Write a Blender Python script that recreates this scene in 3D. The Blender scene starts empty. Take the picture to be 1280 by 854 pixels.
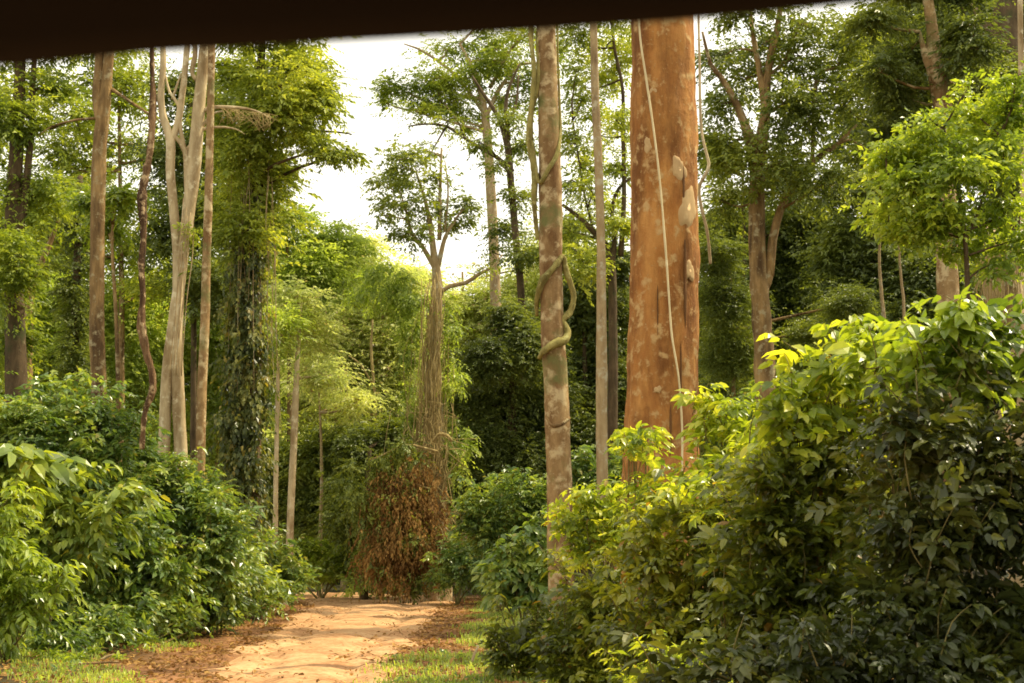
import bpy, math
import numpy as np
from mathutils import Vector, noise as mnoise

C = bpy.context.scene.collection
PI = math.pi
# ------------------------------------------------------------------ camera maths
CAMH, FPX, HZ = 2.2, 1778.0, 690.0
PITCH = math.atan((HZ - 427.0) / FPX)
CP, SP = math.cos(PITCH), math.sin(PITCH)

def W(px, py, Y):
    """world point seen along the picture direction (px, py) at ground distance Y"""
    a = (px - 640.0) / FPX
    b = (427.0 - py) / FPX
    y = CP - b * SP
    z = SP + b * CP
    s = Y / y
    return np.array((a * s, Y, CAMH + z * s))

def M_(px, Y):            # pixels to metres at distance Y
    return px * Y / (FPX * CP)

def gx(px, Y):            # world x of picture column px near the ground at distance Y
    return W(px, HZ + CAMH * FPX / Y, Y)[0]

# ------------------------------------------------------------------ mesh building
class MB:
    def __init__(s):
        s.v = []; s.f = []; s.n = 0
    def add(s, v, f):
        v = np.asarray(v, dtype=np.float64).reshape(-1, 3)
        f = np.asarray(f, dtype=np.int64).reshape(-1, 3)
        s.v.append(v); s.f.append(f + s.n); s.n += len(v)
    def build(s, name, mat, parent=None, smooth=False):
        v = np.concatenate(s.v); f = np.concatenate(s.f)
        if parent is not None:
            v = v - np.array(parent.matrix_basis.translation)
        me = bpy.data.meshes.new(name)
        me.vertices.add(len(v)); me.vertices.foreach_set('co', v.astype(np.float32).ravel())
        me.loops.add(len(f) * 3); me.loops.foreach_set('vertex_index', f.astype(np.int32).ravel())
        me.polygons.add(len(f)); me.polygons.foreach_set('loop_start', (np.arange(len(f)) * 3).astype(np.int32))
        me.polygons.foreach_set('use_smooth', np.full(len(f), smooth))
        me.materials.append(mat)
        me.update(calc_edges=True); me.validate()
        o = bpy.data.objects.new(name, me); C.objects.link(o)
        if parent is not None:
            o.parent = parent
        return o

def tag(o, label, cat=None, group=None, kind=None):
    if label: o['label'] = label
    if cat: o['category'] = cat
    if group: o['group'] = group
    if kind: o['kind'] = kind
    return o

def thing(name, base, label, cat, group=None):
    o = bpy.data.objects.new(name, None); C.objects.link(o)
    o.location = Vector([float(a) for a in base]); o.empty_display_size = 0.3
    tag(o, label, cat, group)
    return o

def norm(a):
    return a / np.maximum(np.linalg.norm(a, axis=-1, keepdims=True), 1e-9)

def smooth_path(P, R, step):
    """Catmull-Rom through the points, radii interpolated"""
    P = np.asarray(P, float); R = np.asarray(R, float)
    if len(P) == 2:
        P = np.array([P[0], (P[0] + P[1]) / 2, P[1]]); R = np.array([R[0], (R[0] + R[1]) / 2, R[1]])
    Q = np.vstack([2 * P[0] - P[1], P, 2 * P[-1] - P[-2]])
    out = []; rr = []
    for i in range(1, len(Q) - 2):
        n = max(2, int(np.linalg.norm(Q[i + 1] - Q[i]) / step))
        t = np.linspace(0, 1, n, endpoint=False)[:, None]
        p0, p1, p2, p3 = Q[i - 1], Q[i], Q[i + 1], Q[i + 2]
        out.append(.5 * (2 * p1 + (p2 - p0) * t + (2 * p0 - 5 * p1 + 4 * p2 - p3) * t ** 2 + (3 * p1 - p0 - 3 * p2 + p3) * t ** 3))
        rr.append(R[i - 1] + (R[i] - R[i - 1]) * t[:, 0])
    out.append(P[-1:]); rr.append(R[-1:])
    return np.vstack(out), np.concatenate(rr)

def tube(mb, P, R, sides=8, step=0.4, rough=0.0, seed=0, flare=None, relief=0.0):
    P, R = smooth_path(P, R, step)
    g = np.random.default_rng(seed)
    T = norm(np.gradient(P, axis=0))
    ref = np.array((0.31, 0.95, 0.05)) if abs(T[0][2]) > .7 else np.array((0, 0, 1.))
    A = norm(np.cross(T, ref)); B = np.cross(T, A)
    th = np.linspace(0, 2 * PI, sides, endpoint=False)
    s = np.concatenate([[0], np.cumsum(np.linalg.norm(np.diff(P, axis=0), axis=1))])
    rr = R[:, None] * np.ones((1, sides))
    if rough:
        for k, (m, q) in enumerate(((1, .9), (2, .5), (3, 1.3), (5, 2.6), (4, 4.1), (7, 3.3))):
            if m * 2 > sides: continue
            rr = rr * (1 + rough / (1 + .35 * k) * np.sin(m * th[None] + q * s[:, None] / (R.max() * 3 + .5) + g.uniform(0, 6.3)) *
                       np.cos(q * .7 * s[:, None] / (R.max() * 3 + .5) + g.uniform(0, 6.3)))
        rr = rr * (1 + rough * .35 * g.normal(0, 1, (len(P), 1)))
    if relief:
        for a in range(len(P)):
            for q in range(sides):
                v = Vector((math.cos(th[q]) * R[a] * 3.2 + seed, math.sin(th[q]) * R[a] * 3.2, s[a] * 1.1))
                rr[a, q] *= 1 + relief * (mnoise.fractal(v, 1.0, 2.2, 4) + .5 * max(0, mnoise.noise(v * .6) - .25))
    if flare:       # buttress flare: (height, amount, lobes)
        h, am, lb = flare
        w = np.clip(1 - s / h, 0, 1) ** 2
        rr = rr * (1 + am * w[:, None] * (.55 + .45 * np.sin(lb * th[None] + 1.0)))
    V = P[:, None] + rr[..., None] * (np.cos(th)[None, :, None] * A[:, None] + np.sin(th)[None, :, None] * B[:, None])
    n = len(P)
    i = np.arange(n - 1)[:, None] * sides; j = np.arange(sides)[None]; k = (j + 1) % sides
    a, b, c, d = i + j, i + k, i + sides + k, i + sides + j
    F = np.concatenate([np.stack([a, b, c], -1).reshape(-1, 3), np.stack([a, c, d], -1).reshape(-1, 3)])
    V = V.reshape(-1, 3); nv = len(V)
    V = np.vstack([V, P[0], P[-1]])
    jj = np.arange(sides); kk = (jj + 1) % sides
    F = np.vstack([F, np.stack([kk, jj, np.full(sides, nv)], -1), np.stack([(n - 1) * sides + jj, (n - 1) * sides + kk, np.full(sides, nv + 1)], -1)])
    mb.add(V, F)
    return P, R

# leaf outlines: (along, across, lift) and triangles
LEAF = {
    'dia': (np.array([(0, 0, 0), (.42, .5, .10), (1, 0, -.06), (.42, -.5, .10)]), np.array([(0, 2, 1), (0, 3, 2)])),
    'hex': (np.array([(0, 0, 0), (.33, 0, -.02), (.7, 0, -.07), (1, 0, -.2), (.25, .44, .07), (.66, .38, .0), (.25, -.44, .07), (.66, -.38, .0)]),
            np.array([(0, 1, 4), (1, 2, 5), (1, 5, 4), (2, 3, 5), (0, 6, 1), (1, 7, 2), (1, 6, 7), (2, 7, 3)])),
}

def leaves(mb, base, d, nor, ln, wd, kind='dia'):
    d = norm(d); s = norm(np.cross(nor, d)); n = np.cross(d, s)
    tv, tf = LEAF[kind]
    ln = np.broadcast_to(ln, (len(base),)); wd = np.broadcast_to(wd, (len(base),))
    V = base[:, None] + tv[None, :, 0:1] * ln[:, None, None] * d[:, None] + tv[None, :, 1:2] * wd[:, None, None] * s[:, None] \
        + tv[None, :, 2:3] * ln[:, None, None] * n[:, None]
    F = tf[None] + (np.arange(len(base)) * len(tv))[:, None, None]
    mb.add(V.reshape(-1, 3), F.reshape(-1, 3))

def sprigs(mb, P, D, L, nl, ll, lw, g, kind='dia', droop=.25, ang=.9, size_var=.3, tilt=.35):
    """twigs with leaves set alternately on both sides, roughly in a flat spray"""
    n = len(P)
    D = norm(D)
    up = np.array((0, 0, 1.)) + g.normal(0, tilt, (n, 3))
    S = norm(np.cross(D, up)); N = np.cross(S, D)
    L = L * g.uniform(.7, 1.25, n)
    k = np.arange(nl)
    t = (k + .6) / nl
    side = np.where(k % 2 == 0, 1., -1.)
    down = np.array((0, 0, -1.))
    B = P[:, None] + D[:, None] * (L[:, None] * t[None])[..., None] + down * (droop * L[:, None] * t[None] ** 2)[..., None]
    a = ang * (1 - .45 * t)[None, :, None] + g.normal(0, .18, (n, nl, 1))
    last = (k == nl - 1)
    a = np.where(last[None, :, None], a * .15, a)
    Dt = D[:, None] + down * (2 * droop * t)[None, :, None]
    ld = Dt * np.cos(a) + S[:, None] * side[None, :, None] * np.sin(a) + down * (droop * .8) + g.normal(0, .18, (n, nl, 3))
    nr = N[:, None] + g.normal(0, .33, (n, nl, 3))
    sz = (1 - .25 * np.abs(t - .45) * 2)[None] * g.uniform(1 - size_var, 1 + size_var, (n, nl)) * g.choice([.6, .85, 1., 1.15, 1.45], (n, 1), p=[.15, .25, .3, .2, .1])
    leaves(mb, B.reshape(-1, 3), ld.reshape(-1, 3), nr.reshape(-1, 3), (ll * sz).ravel(), (lw * sz).ravel(), kind)

def blob_points(c, r, k, g, lo=.35):
    u = norm(g.normal(0, 1, (k, 3)))
    u[:, 2] = np.where(g.random(k) < .3, np.abs(u[:, 2]), u[:, 2])
    rad = g.uniform(lo, 1, k) ** .6
    return np.asarray(c) + u * rad[:, None] * np.asarray(r)

KC = 2.1
def foliage(mb, c, r, cover, g, ll=.22, lw=.10, nl=7, L=.55, kind='dia', clump=.30, flat=.55, droop=.25, wood=None, start=None,
            wr=.05, ang=.9, per=26, hang=0.0, lo=.35, tilt=.35, boost=1.0):
    """one lobe of a crown: clumps of sprigs spread through an ellipsoid"""
    c = np.asarray(c, float); r = np.asarray(r, float)
    area = PI * r[0] * r[2]
    cover = cover * KC * boost
    if kind == 'dia': ll = ll * .82; lw = lw * .82
    ns = max(6, int(cover * area / (nl * .5 * ll * lw * .62)))
    kc = max(4, int(ns / per / 1.5))
    cc = blob_points(c, r * (1 - clump * .55), kc, g, lo)
    w = g.uniform(.4, 1.6, kc); w /= w.sum()
    idx = g.choice(kc, ns, p=w)
    rc = clump * r.mean() * g.uniform(.65, 1.35, kc)
    off = g.normal(0, .62, (ns, 3)) * rc[idx][:, None] * np.array((1, 1, flat))
    P = cc[idx] + off
    fr = g.random(ns) < .42; P = np.where(fr[:, None], c + np.clip(g.normal(0, .50, (ns, 3)), -1.35, 1.35) * r, P)
    D = (P - c) / r * .55 + off / rc[idx][:, None] * .8 + g.normal(0, .35, (ns, 3)) + np.array((0, 0, -.12 - hang))
    if hang < .3: D = norm(D); D[:, 2] = D[:, 2] * .42 + .05
    sprigs(mb, P - norm(D) * L * .3, D, L, nl, ll, lw, g, kind, droop, ang, tilt=tilt)
    if wood is not None:
        if start is not None:
            m = (start + c) / 2 + g.normal(0, .06, 3) * np.linalg.norm(c - start)
            m[2] -= .08 * abs(c[2] - start[2])
            tube(wood, [start, m, c], [wr, wr * .7, wr * .42], 6, .5, .05, int(g.integers(1e6)))
        for q in range(min(kc, 9)):
            e = cc[q]; m = (c + e) / 2 + g.normal(0, .08, 3) * np.linalg.norm(e - c)
            tube(wood, [c, m, e], [wr * .4, wr * .28, wr * .1], 4, .6, 0, 0)
    return cc

# ------------------------------------------------------------------ materials
def nodes(name):
    m = bpy.data.materials.new(name); m.use_nodes = True
    nt = m.node_tree; nt.nodes.clear()
    return m, nt, nt.nodes.new, nt.links.new

def ramp(nt, pts):
    r = nt.nodes.new('ShaderNodeValToRGB'); e = r.color_ramp.elements
    while len(e) < len(pts): e.new(.5)
    for q, (p, c) in zip(e, pts):
        q.position = p; q.color = (*c, 1) if len(c) == 3 else c
    return r

LB = 1.95
def leaf_mat(name, dark, mid, light, trans=.35, tcol=None, rough=.42, nscale=.35, odd=None, spec=.35):
    m, nt, N, L = nodes(name)
    geo = N('ShaderNodeNewGeometry')
    tc = N('ShaderNodeTexCoord')
    nz = N('ShaderNodeTexNoise'); nz.inputs['Scale'].default_value = nscale; nz.inputs['Detail'].default_value = 3
    L(geo.outputs['Position'], nz.inputs['Vector'])
    ma = N('ShaderNodeMath'); ma.operation = 'MULTIPLY_ADD'; ma.inputs[1].default_value = 1.7; ma.inputs[2].default_value = -.60
    L(nz.outputs[0], ma.inputs[0])
    mb_ = N('ShaderNodeMath'); mb_.operation = 'MULTIPLY_ADD'; mb_.inputs[1].default_value = .55
    L(geo.outputs['Random Per Island'], mb_.inputs[0]); L(ma.outputs[0], mb_.inputs[2])
    pts = [(0.0, dark), (.5, mid), (.95, light)]
    pts = [(q, (min(.8, cc[0] * LB * 1.22 + .006), min(.8, cc[1] * LB * 1.02 + .005), min(.8, cc[2] * LB * 1.0 + .003))) for q, cc in pts]
    r = ramp(nt, pts); L(mb_.outputs[0], r.inputs[0])
    col = r.outputs[0]
    if odd:     # a few leaves of another colour
        amt, oc = odd
        f = N('ShaderNodeMath'); f.operation = 'MULTIPLY'; f.inputs[1].default_value = 37.0; L(geo.outputs['Random Per Island'], f.inputs[0])
        f2 = N('ShaderNodeMath'); f2.operation = 'FRACT'; L(f.outputs[0], f2.inputs[0])
        f3 = N('ShaderNodeMath'); f3.operation = 'LESS_THAN'; f3.inputs[1].default_value = amt; L(f2.outputs[0], f3.inputs[0])
        mx = N('ShaderNodeMixRGB'); mx.inputs[2].default_value = (*oc, 1); L(f3.outputs[0], mx.inputs[0]); L(col, mx.inputs[1]); col = mx.outputs[0]
    p = N('ShaderNodeBsdfPrincipled'); p.inputs['Roughness'].default_value = rough
    p.inputs['Specular IOR Level'].default_value = spec
    L(col, p.inputs['Base Color'])
    t = N('ShaderNodeBsdfTranslucent')
    hs = N('ShaderNodeMixRGB'); hs.blend_type = 'MULTIPLY'; hs.inputs[0].default_value = 1
    hs.inputs[2].default_value = (*(tcol or (1.9, 1.75, .55)), 1); L(col, hs.inputs[1]); L(hs.outputs[0], t.inputs['Color'])
    mx = N('ShaderNodeMixShader'); mx.inputs[0].default_value = trans
    L(p.outputs[0], mx.inputs[1]); L(t.outputs[0], mx.inputs[2])
    o = N('ShaderNodeOutputMaterial'); L(mx.outputs[0], o.inputs['Surface'])
    return m

def bark_mat(name, c1, c2, lich, lamt=.5, lscale=2.2, dark=(.05, .03, .02), damt=.35, stretch=.25, sc=6, bump=.5, moss=None, mamt=.4):
    c1, c2, lich, dark = [(a, b * .96, c * .76) for a, b, c in (c1, c2, lich, dark)]
    m, nt, N, L = nodes(name)
    geo = N('ShaderNodeNewGeometry')
    mp = N('ShaderNodeMapping'); mp.inputs['Scale'].default_value = (1, 1, stretch); L(geo.outputs['Position'], mp.inputs['Vector'])
    def noise(scale, det, src, rough=.6):
        q = N('ShaderNodeTexNoise'); q.inputs['Scale'].default_value = scale; q.inputs['Detail'].default_value = det
        q.inputs['Roughness'].default_value = rough; L(src, q.inputs['Vector']); return q.outputs[0]
    def mix(fac, a, b):
        q = N('ShaderNodeMixRGB'); L(fac, q.inputs[0])
        for s_, i in ((a, 1), (b, 2)):
            if isinstance(s_, tuple): q.inputs[i].default_value = (*s_, 1)
            else: L(s_, q.inputs[i])
        return q.outputs[0]
    def cut(src, lo, hi):
        q = ramp(nt, [(lo, (0, 0, 0)), (hi, (1, 1, 1))]); L(src, q.inputs[0]); return q.outputs[0]
    n1 = noise(sc, 6, mp.outputs[0]); col = mix(cut(n1, .35, .68), c1, c2)
    n2 = noise(sc * (.55 if name == 'bark_orange' else .35), 6, mp.outputs[0], .65); col = mix(cut(n2, .62 - damt * .3, .80 - damt * .2), col, dark)
    n3 = noise(lscale, 7, geo.outputs['Position'], .62); col = mix(cut(n3, .66 - lamt * .25, .76 - lamt * .25), col, lich)
    n5 = noise(lscale * 4.2, 4, geo.outputs['Position'], .6); col = mix(cut(n5, .63, .70), col, tuple(min(1, a * .8) for a in lich))
    if moss:
        n4 = noise(.9, 5, geo.outputs['Position'], .7); col = mix(cut(n4, .66 - mamt * .25, .8 - mamt * .25), col, moss)
    p = N('ShaderNodeBsdfPrincipled'); p.inputs['Roughness'].default_value = .85; p.inputs['Specular IOR Level'].default_value = .15
    L(col, p.inputs['Base Color'])
    n6 = noise(sc * 3, 6, mp.outputs[0], .7)
    ad = N('ShaderNodeMath'); ad.operation = 'ADD'; L(n6, ad.inputs[0]); L(n3, ad.inputs[1])
    b = N('ShaderNodeBump'); b.inputs['Strength'].default_value = bump; b.inputs['Distance'].default_value = .04
    L(ad.outputs[0], b.inputs['Height']); L(b.outputs[0], p.inputs['Normal'])
    o = N('ShaderNodeOutputMaterial'); L(p.outputs[0], o.inputs['Surface'])
    return m

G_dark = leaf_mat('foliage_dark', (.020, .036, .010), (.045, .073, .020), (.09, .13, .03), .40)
G_mid = leaf_mat('foliage_mid', (.020, .036, .008), (.060, .095, .020), (.12, .165, .03), .36)
G_warm = leaf_mat('foliage_warm', (.05, .085, .018), (.12, .18, .04), (.22, .29, .07), .45, tcol=(1.7, 1.75, .6))
G_haze = leaf_mat('foliage_painted_haze', (.11, .15, .05), (.20, .255, .095), (.31, .36, .16), .45, tcol=(1.5, 1.6, .8), odd=(.06, (.36, .27, .14)), spec=.3)  # distance haze painted into the leaves: paler tones, lifted darks
G_top = leaf_mat('foliage_top', (.026, .05, .010), (.080, .13, .020), (.16, .22, .03), .40)
G_top2 = leaf_mat('foliage_sunny', (.03, .05, .010), (.095, .145, .025), (.20, .26, .05), .42)
G_left = leaf_mat('shrub_green', (.018, .040, .010), (.054, .108, .026), (.15, .215, .045), .36, nscale=.8, rough=.34, spec=.6, odd=(.03, (.25, .24, .05)))
G_big = leaf_mat('broad_leaf', (.025, .05, .010), (.070, .12, .022), (.15, .21, .035), .35, nscale=1.2, rough=.34, odd=(.05, (.35, .33, .05)))
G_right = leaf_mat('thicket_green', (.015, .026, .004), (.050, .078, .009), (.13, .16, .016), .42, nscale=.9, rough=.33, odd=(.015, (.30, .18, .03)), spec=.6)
G_rdark = leaf_mat('thicket_painted_shade', (.006, .011, .002), (.017, .029, .006), (.05, .066, .012), .30, nscale=.9, rough=.36, spec=.45)  # thicket leaves with the lower right's deep shade put into their colour
G_tip = leaf_mat('backlit_lime_leaf', (.035, .07, .008), (.11, .17, .018), (.24, .29, .035), .50, nscale=1.2, rough=.36, odd=(.02, (.36, .26, .05)), spec=.6)  # yellow-lime leaves; backlit glow of the thicket tops is painted in
G_bright = leaf_mat('sunny_leaf', (.03, .06, .010), (.085, .145, .018), (.18, .25, .035), .45, nscale=.7, rough=.30, spec=.6)
G_dead = leaf_mat('dead_leaf', (.035, .019, .008), (.10, .068, .020), (.21, .155, .05), .25, tcol=(1.2, 1, .8), rough=.8, nscale=.9, spec=.1)
G_ivy = leaf_mat('ivy_leaf', (.010, .020, .005), (.035, .055, .013), (.11, .13, .03), .32, nscale=1.1, rough=.4, odd=(.05, (.36, .30, .08)))

B_orange = bark_mat('bark_orange', (.35, .15, .048), (.50, .26, .095), (.50, .34, .18), .46, 3.6, (.17, .072, .026), .74, .30, 4.2, 1.0)
B_pale = bark_mat('bark_pale', (.50, .41, .29), (.66, .56, .42), (.66, .60, .49), .4, 2.5, (.24, .17, .10), .75, .3, 5, .45)
B_tan = bark_mat('bark_tan', (.26, .17, .09), (.42, .30, .17), (.50, .41, .28), .60, 3.2, (.14, .075, .035), .8, .5, 5, .6, (.15, .15, .05), .5)
B_brown = bark_mat('bark_brown', (.27, .175, .085), (.44, .30, .155), (.38, .33, .23), .45, 3.5, (.09, .055, .03), .8, .25, 6, .9)
B_grey = bark_mat('bark_grey', (.30, .22, .135), (.45, .35, .23), (.46, .42, .35), .5, 4, (.15, .10, .07), .3, .3, 6, .5)
B_dark = bark_mat('bark_dark', (.075, .052, .034), (.14, .10, .065), (.20, .18, .12), .2, 3, (.03, .022, .015), .3, .3, 6, .6, (.05, .06, .02), .5)
B_red = bark_mat('bark_red', (.14, .075, .045), (.34, .22, .13), (.50, .38, .26), .5, 5, (.045, .025, .016), .9, .10, 12, 1.0)
B_moss = bark_mat('bark_mossy', (.13, .11, .045), (.22, .19, .08), (.32, .33, .14), .4, 5, (.10, .08, .03), .3, .4, 8, .5)
B_vine = bark_mat('liana_bark', (.22, .20, .075), (.38, .34, .14), (.42, .42, .20), .4, 6, (.12, .10, .04), .5, .4, 9, .7)
B_straw = bark_mat('vine_straw', (.26, .20, .09), (.48, .38, .20), (.50, .42, .28), .3, 4, (.16, .10, .05), .3, .2, 7, .3)
B_rope = bark_mat('aerial_root', (.55, .47, .33), (.70, .62, .46), (.72, .66, .52), .3, 4, (.4, .3, .2), .2, .2, 8, .2)
B_rock = bark_mat('bark_flake', (.42, .29, .17), (.50, .36, .22), (.52, .40, .27), .3, 3, (.34, .22, .13), .3, .5, 5, .2)
B_slit = bark_mat('bark_fissure', (.10, .05, .025), (.16, .08, .035), (.16, .08, .04), .1, 3, (.03, .02, .01), .3, .2, 6, .4)

def earth_mat(name, cols, scale=1.0, bump=.6, sp=None):
    m, nt, N, L = nodes(name)
    geo = N('ShaderNodeNewGeometry')
    a = N('ShaderNodeTexNoise'); a.inputs['Scale'].default_value = .45 * scale; a.inputs['Detail'].default_value = 9; a.inputs['Roughness'].default_value = .62
    b = N('ShaderNodeTexNoise'); b.inputs['Scale'].default_value = 6 * scale; b.inputs['Detail'].default_value = 8; b.inputs['Roughness'].default_value = .7
    L(geo.outputs['Position'], a.inputs['Vector']); L(geo.outputs['Position'], b.inputs['Vector'])
    mx = N('ShaderNodeMath'); mx.operation = 'MULTIPLY_ADD'; mx.inputs[1].default_value = .5; L(b.outputs[0], mx.inputs[0])
    m2 = N('ShaderNodeMath'); m2.operation = 'MULTIPLY'; m2.inputs[1].default_value = .5; L(a.outputs[0], m2.inputs[0]); L(m2.outputs[0], mx.inputs[2])
    r = ramp(nt, cols); L(mx.outputs[0], r.inputs[0])
    p = N('ShaderNodeBsdfPrincipled'); p.inputs['Roughness'].default_value = .95; p.inputs['Specular IOR Level'].default_value = .1
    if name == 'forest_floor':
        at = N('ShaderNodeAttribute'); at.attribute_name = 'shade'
        r2 = ramp(nt, [(.3, (.012, .012, .005)), (.6, (.05, .045, .018))]); L(mx.outputs[0], r2.inputs[0])  # shade beneath the vegetation painted in as near-black floor colour
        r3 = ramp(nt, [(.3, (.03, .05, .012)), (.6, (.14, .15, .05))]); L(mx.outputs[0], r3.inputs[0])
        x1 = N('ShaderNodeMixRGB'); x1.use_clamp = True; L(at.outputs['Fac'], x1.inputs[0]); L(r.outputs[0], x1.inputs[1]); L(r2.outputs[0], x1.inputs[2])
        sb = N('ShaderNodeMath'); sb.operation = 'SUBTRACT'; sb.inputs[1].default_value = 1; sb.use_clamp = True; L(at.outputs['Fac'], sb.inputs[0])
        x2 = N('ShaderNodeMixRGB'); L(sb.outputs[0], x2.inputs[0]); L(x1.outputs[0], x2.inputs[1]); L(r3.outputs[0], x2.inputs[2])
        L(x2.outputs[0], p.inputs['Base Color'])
    else: L(r.outputs[0], p.inputs['Base Color'])
    bp = N('ShaderNodeBump'); bp.inputs['Strength'].default_value = bump; bp.inputs['Distance'].default_value = .08; L(mx.outputs[0], bp.inputs['Height']); L(bp.outputs[0], p.inputs['Normal'])
    o = N('ShaderNodeOutputMaterial'); L(p.outputs[0], o.inputs['Surface'])
    return m

E_ground = earth_mat('forest_floor', [(.32, (.055, .030, .014)), (.45, (.17, .085, .038)), (.56, (.30, .15, .065)), (.68, (.42, .26, .13))])
E_road = earth_mat('sandy_clay', [(.36, (.24, .11, .045)), (.45, (.39, .21, .095)), (.53, (.50, .30, .145)), (.64, (.58, .385, .205))], 1.3, .9)
E_hill = earth_mat('wooded_hill', [(.35, (.03, .05, .012)), (.5, (.09, .11, .03)), (.65, (.16, .17, .05))], .5, 1.0)

# ------------------------------------------------------------------ world, sun, camera
EL, AZ = math.radians(52), math.radians(66)       # azimuth clockwise from +Y (right of the view, a little ahead)
sund = np.array((math.sin(AZ) * math.cos(EL), math.cos(AZ) * math.cos(EL), math.sin(EL)))
w = bpy.data.worlds.new('World'); bpy.context.scene.world = w; w.use_nodes = True
nt = w.node_tree; nt.nodes.clear()
sky = nt.nodes.new('ShaderNodeTexSky'); sky.sky_type = 'NISHITA'; sky.sun_disc = False
sky.sun_elevation = EL; sky.sun_rotation = AZ; sky.dust_density = 5; sky.air_density = 1.2
bg = nt.nodes.new('ShaderNodeBackground'); bg.inputs[1].default_value = .06
bg2 = nt.nodes.new('ShaderNodeBackground'); bg2.inputs[0].default_value = (1.0, .93, .77, 1); bg2.inputs[1].default_value = 1.4   # bright overcast haze
ad = nt.nodes.new('ShaderNodeAddShader'); wo = nt.nodes.new('ShaderNodeOutputWorld')
nt.links.new(sky.outputs[0], bg.inputs[0]); nt.links.new(bg.outputs[0], ad.inputs[0]); nt.links.new(bg2.outputs[0], ad.inputs[1])
nt.links.new(ad.outputs[0], wo.inputs[0])
sl = bpy.data.lights.new('sun', 'SUN'); sl.energy = 6.2; sl.angle = math.radians(.6); sl.color = (1, .87, .60)
so = bpy.data.objects.new('sun', sl); C.objects.link(so); so.rotation_euler = Vector(sund).to_track_quat('Z', 'Y').to_euler(); so.location = (30, 10, 40)
cd = bpy.data.cameras.new('camera'); cam = bpy.data.objects.new('camera', cd); C.objects.link(cam)
cam.location = (0, 0, CAMH); cam.rotation_euler = (PI / 2 + PITCH, 0, 0)
cd.sensor_width = 36; cd.lens = 36 * FPX / 1280; cd.clip_end = 3000; cd.clip_start = .05
cd.dof.use_dof = True; cd.dof.focus_distance = 34; cd.dof.aperture_fstop = 7
bpy.context.scene.camera = cam
sc = bpy.context.scene
sc.view_settings.view_transform = 'Standard'; sc.view_settings.look = 'None'; sc.view_settings.exposure = 0
try:
    cy = sc.cycles
    cy.max_bounces = 8; cy.diffuse_bounces = 5; cy.glossy_bounces = 2; cy.transmission_bounces = 4; cy.transparent_max_bounces = 4
    cy.use_denoising = True; cy.caustics_reflective = False; cy.caustics_refractive = False
    cy.filter_width = 1.7
    cy.use_adaptive_sampling = True; cy.adaptive_threshold = .02
except Exception: pass

# ------------------------------------------------------------------ ground and road
def ground_z(x, y):
    l, r = roadx(y); e = np.clip(np.minimum(x - l, r - x) / .6 + .3, 0, 1)
    return hfun(x, y) - .16 * e
def hfun(x, y):
    h = .05 * np.sin(x * 1.3 + y * .4) * np.sin(y * .9 - x * .3) + .03 * np.sin(x * 3.1 + 1) * np.sin(y * 2.7 + x) + .012 * np.sin(x * 9 + y * 5) * np.sin(y * 8 - x * 3)
    b = np.clip((x - roadx(y)[1] - 1.2) / 9, 0, 1); h = h + b * b * (3 - 2 * b) * .9
    b = np.clip((roadx(y)[0] - 2.5 - x) / 9, 0, 1); h = h + b * b * (3 - 2 * b) * .5
    hill = np.clip((y - 105) / 120, 0, 1)
    return h + hill * hill * (3 - 2 * hill) * 30 * (1 + .25 * np.sin(x * .03))

RY = np.array([-30, 5, 24, 30, 35, 42, 49, 58, 65, 70, 76, 400.])
RL = np.array([-6.5, -6.2, gx(285, 24), gx(290, 30), gx(322, 35), gx(355, 42), gx(372, 49), gx(395, 58), gx(380, 65), -14, -30, -30])
RR = np.array([-1.5, -1.7, gx(476, 24), gx(476, 30), gx(500, 35), gx(522, 42), gx(535, 49), gx(548, 58), gx(560, 65), gx(600, 68), -8, -8])
def roadx(y):
    return np.interp(y, RY, RL), np.interp(y, RY, RR)

def grid(name, xs, ys, zf, mat, label=None):
    X, Y = np.meshgrid(xs, ys); Z = zf(X, Y)
    V = np.stack([X, Y, Z], -1).reshape(-1, 3)
    nx, ny = len(xs), len(ys)
    i = np.arange(ny - 1)[:, None] * nx; j = np.arange(nx - 1)[None]
    a, b, c, d = i + j, i + j + 1, i + nx + j + 1, i + nx + j
    mb = MB(); mb.add(V, np.concatenate([np.stack([a, b, c], -1).reshape(-1, 3), np.stack([a, c, d], -1).reshape(-1, 3)]))
    o = mb.build(name, mat, None, True); tag(o, label, kind='structure')
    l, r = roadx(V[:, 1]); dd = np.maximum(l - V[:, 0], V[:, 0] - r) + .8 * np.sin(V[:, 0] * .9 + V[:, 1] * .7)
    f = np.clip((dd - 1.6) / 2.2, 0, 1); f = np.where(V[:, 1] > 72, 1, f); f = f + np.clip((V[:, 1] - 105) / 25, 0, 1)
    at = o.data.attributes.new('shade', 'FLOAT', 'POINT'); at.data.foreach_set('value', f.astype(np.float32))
    return o

g0 = np.random.default_rng(5)
xs = np.concatenate([np.linspace(-700, -32, 28), np.arange(-30, 24, .2), np.linspace(26, 700, 28)])
ys = np.concatenate([np.linspace(-60, 4, 12), np.arange(5, 72, .2), np.arange(73, 110, 2), np.linspace(112, 900, 40)])
grid('ground', xs, ys, ground_z, E_ground, 'reddish brown forest floor with leaf litter')
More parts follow.
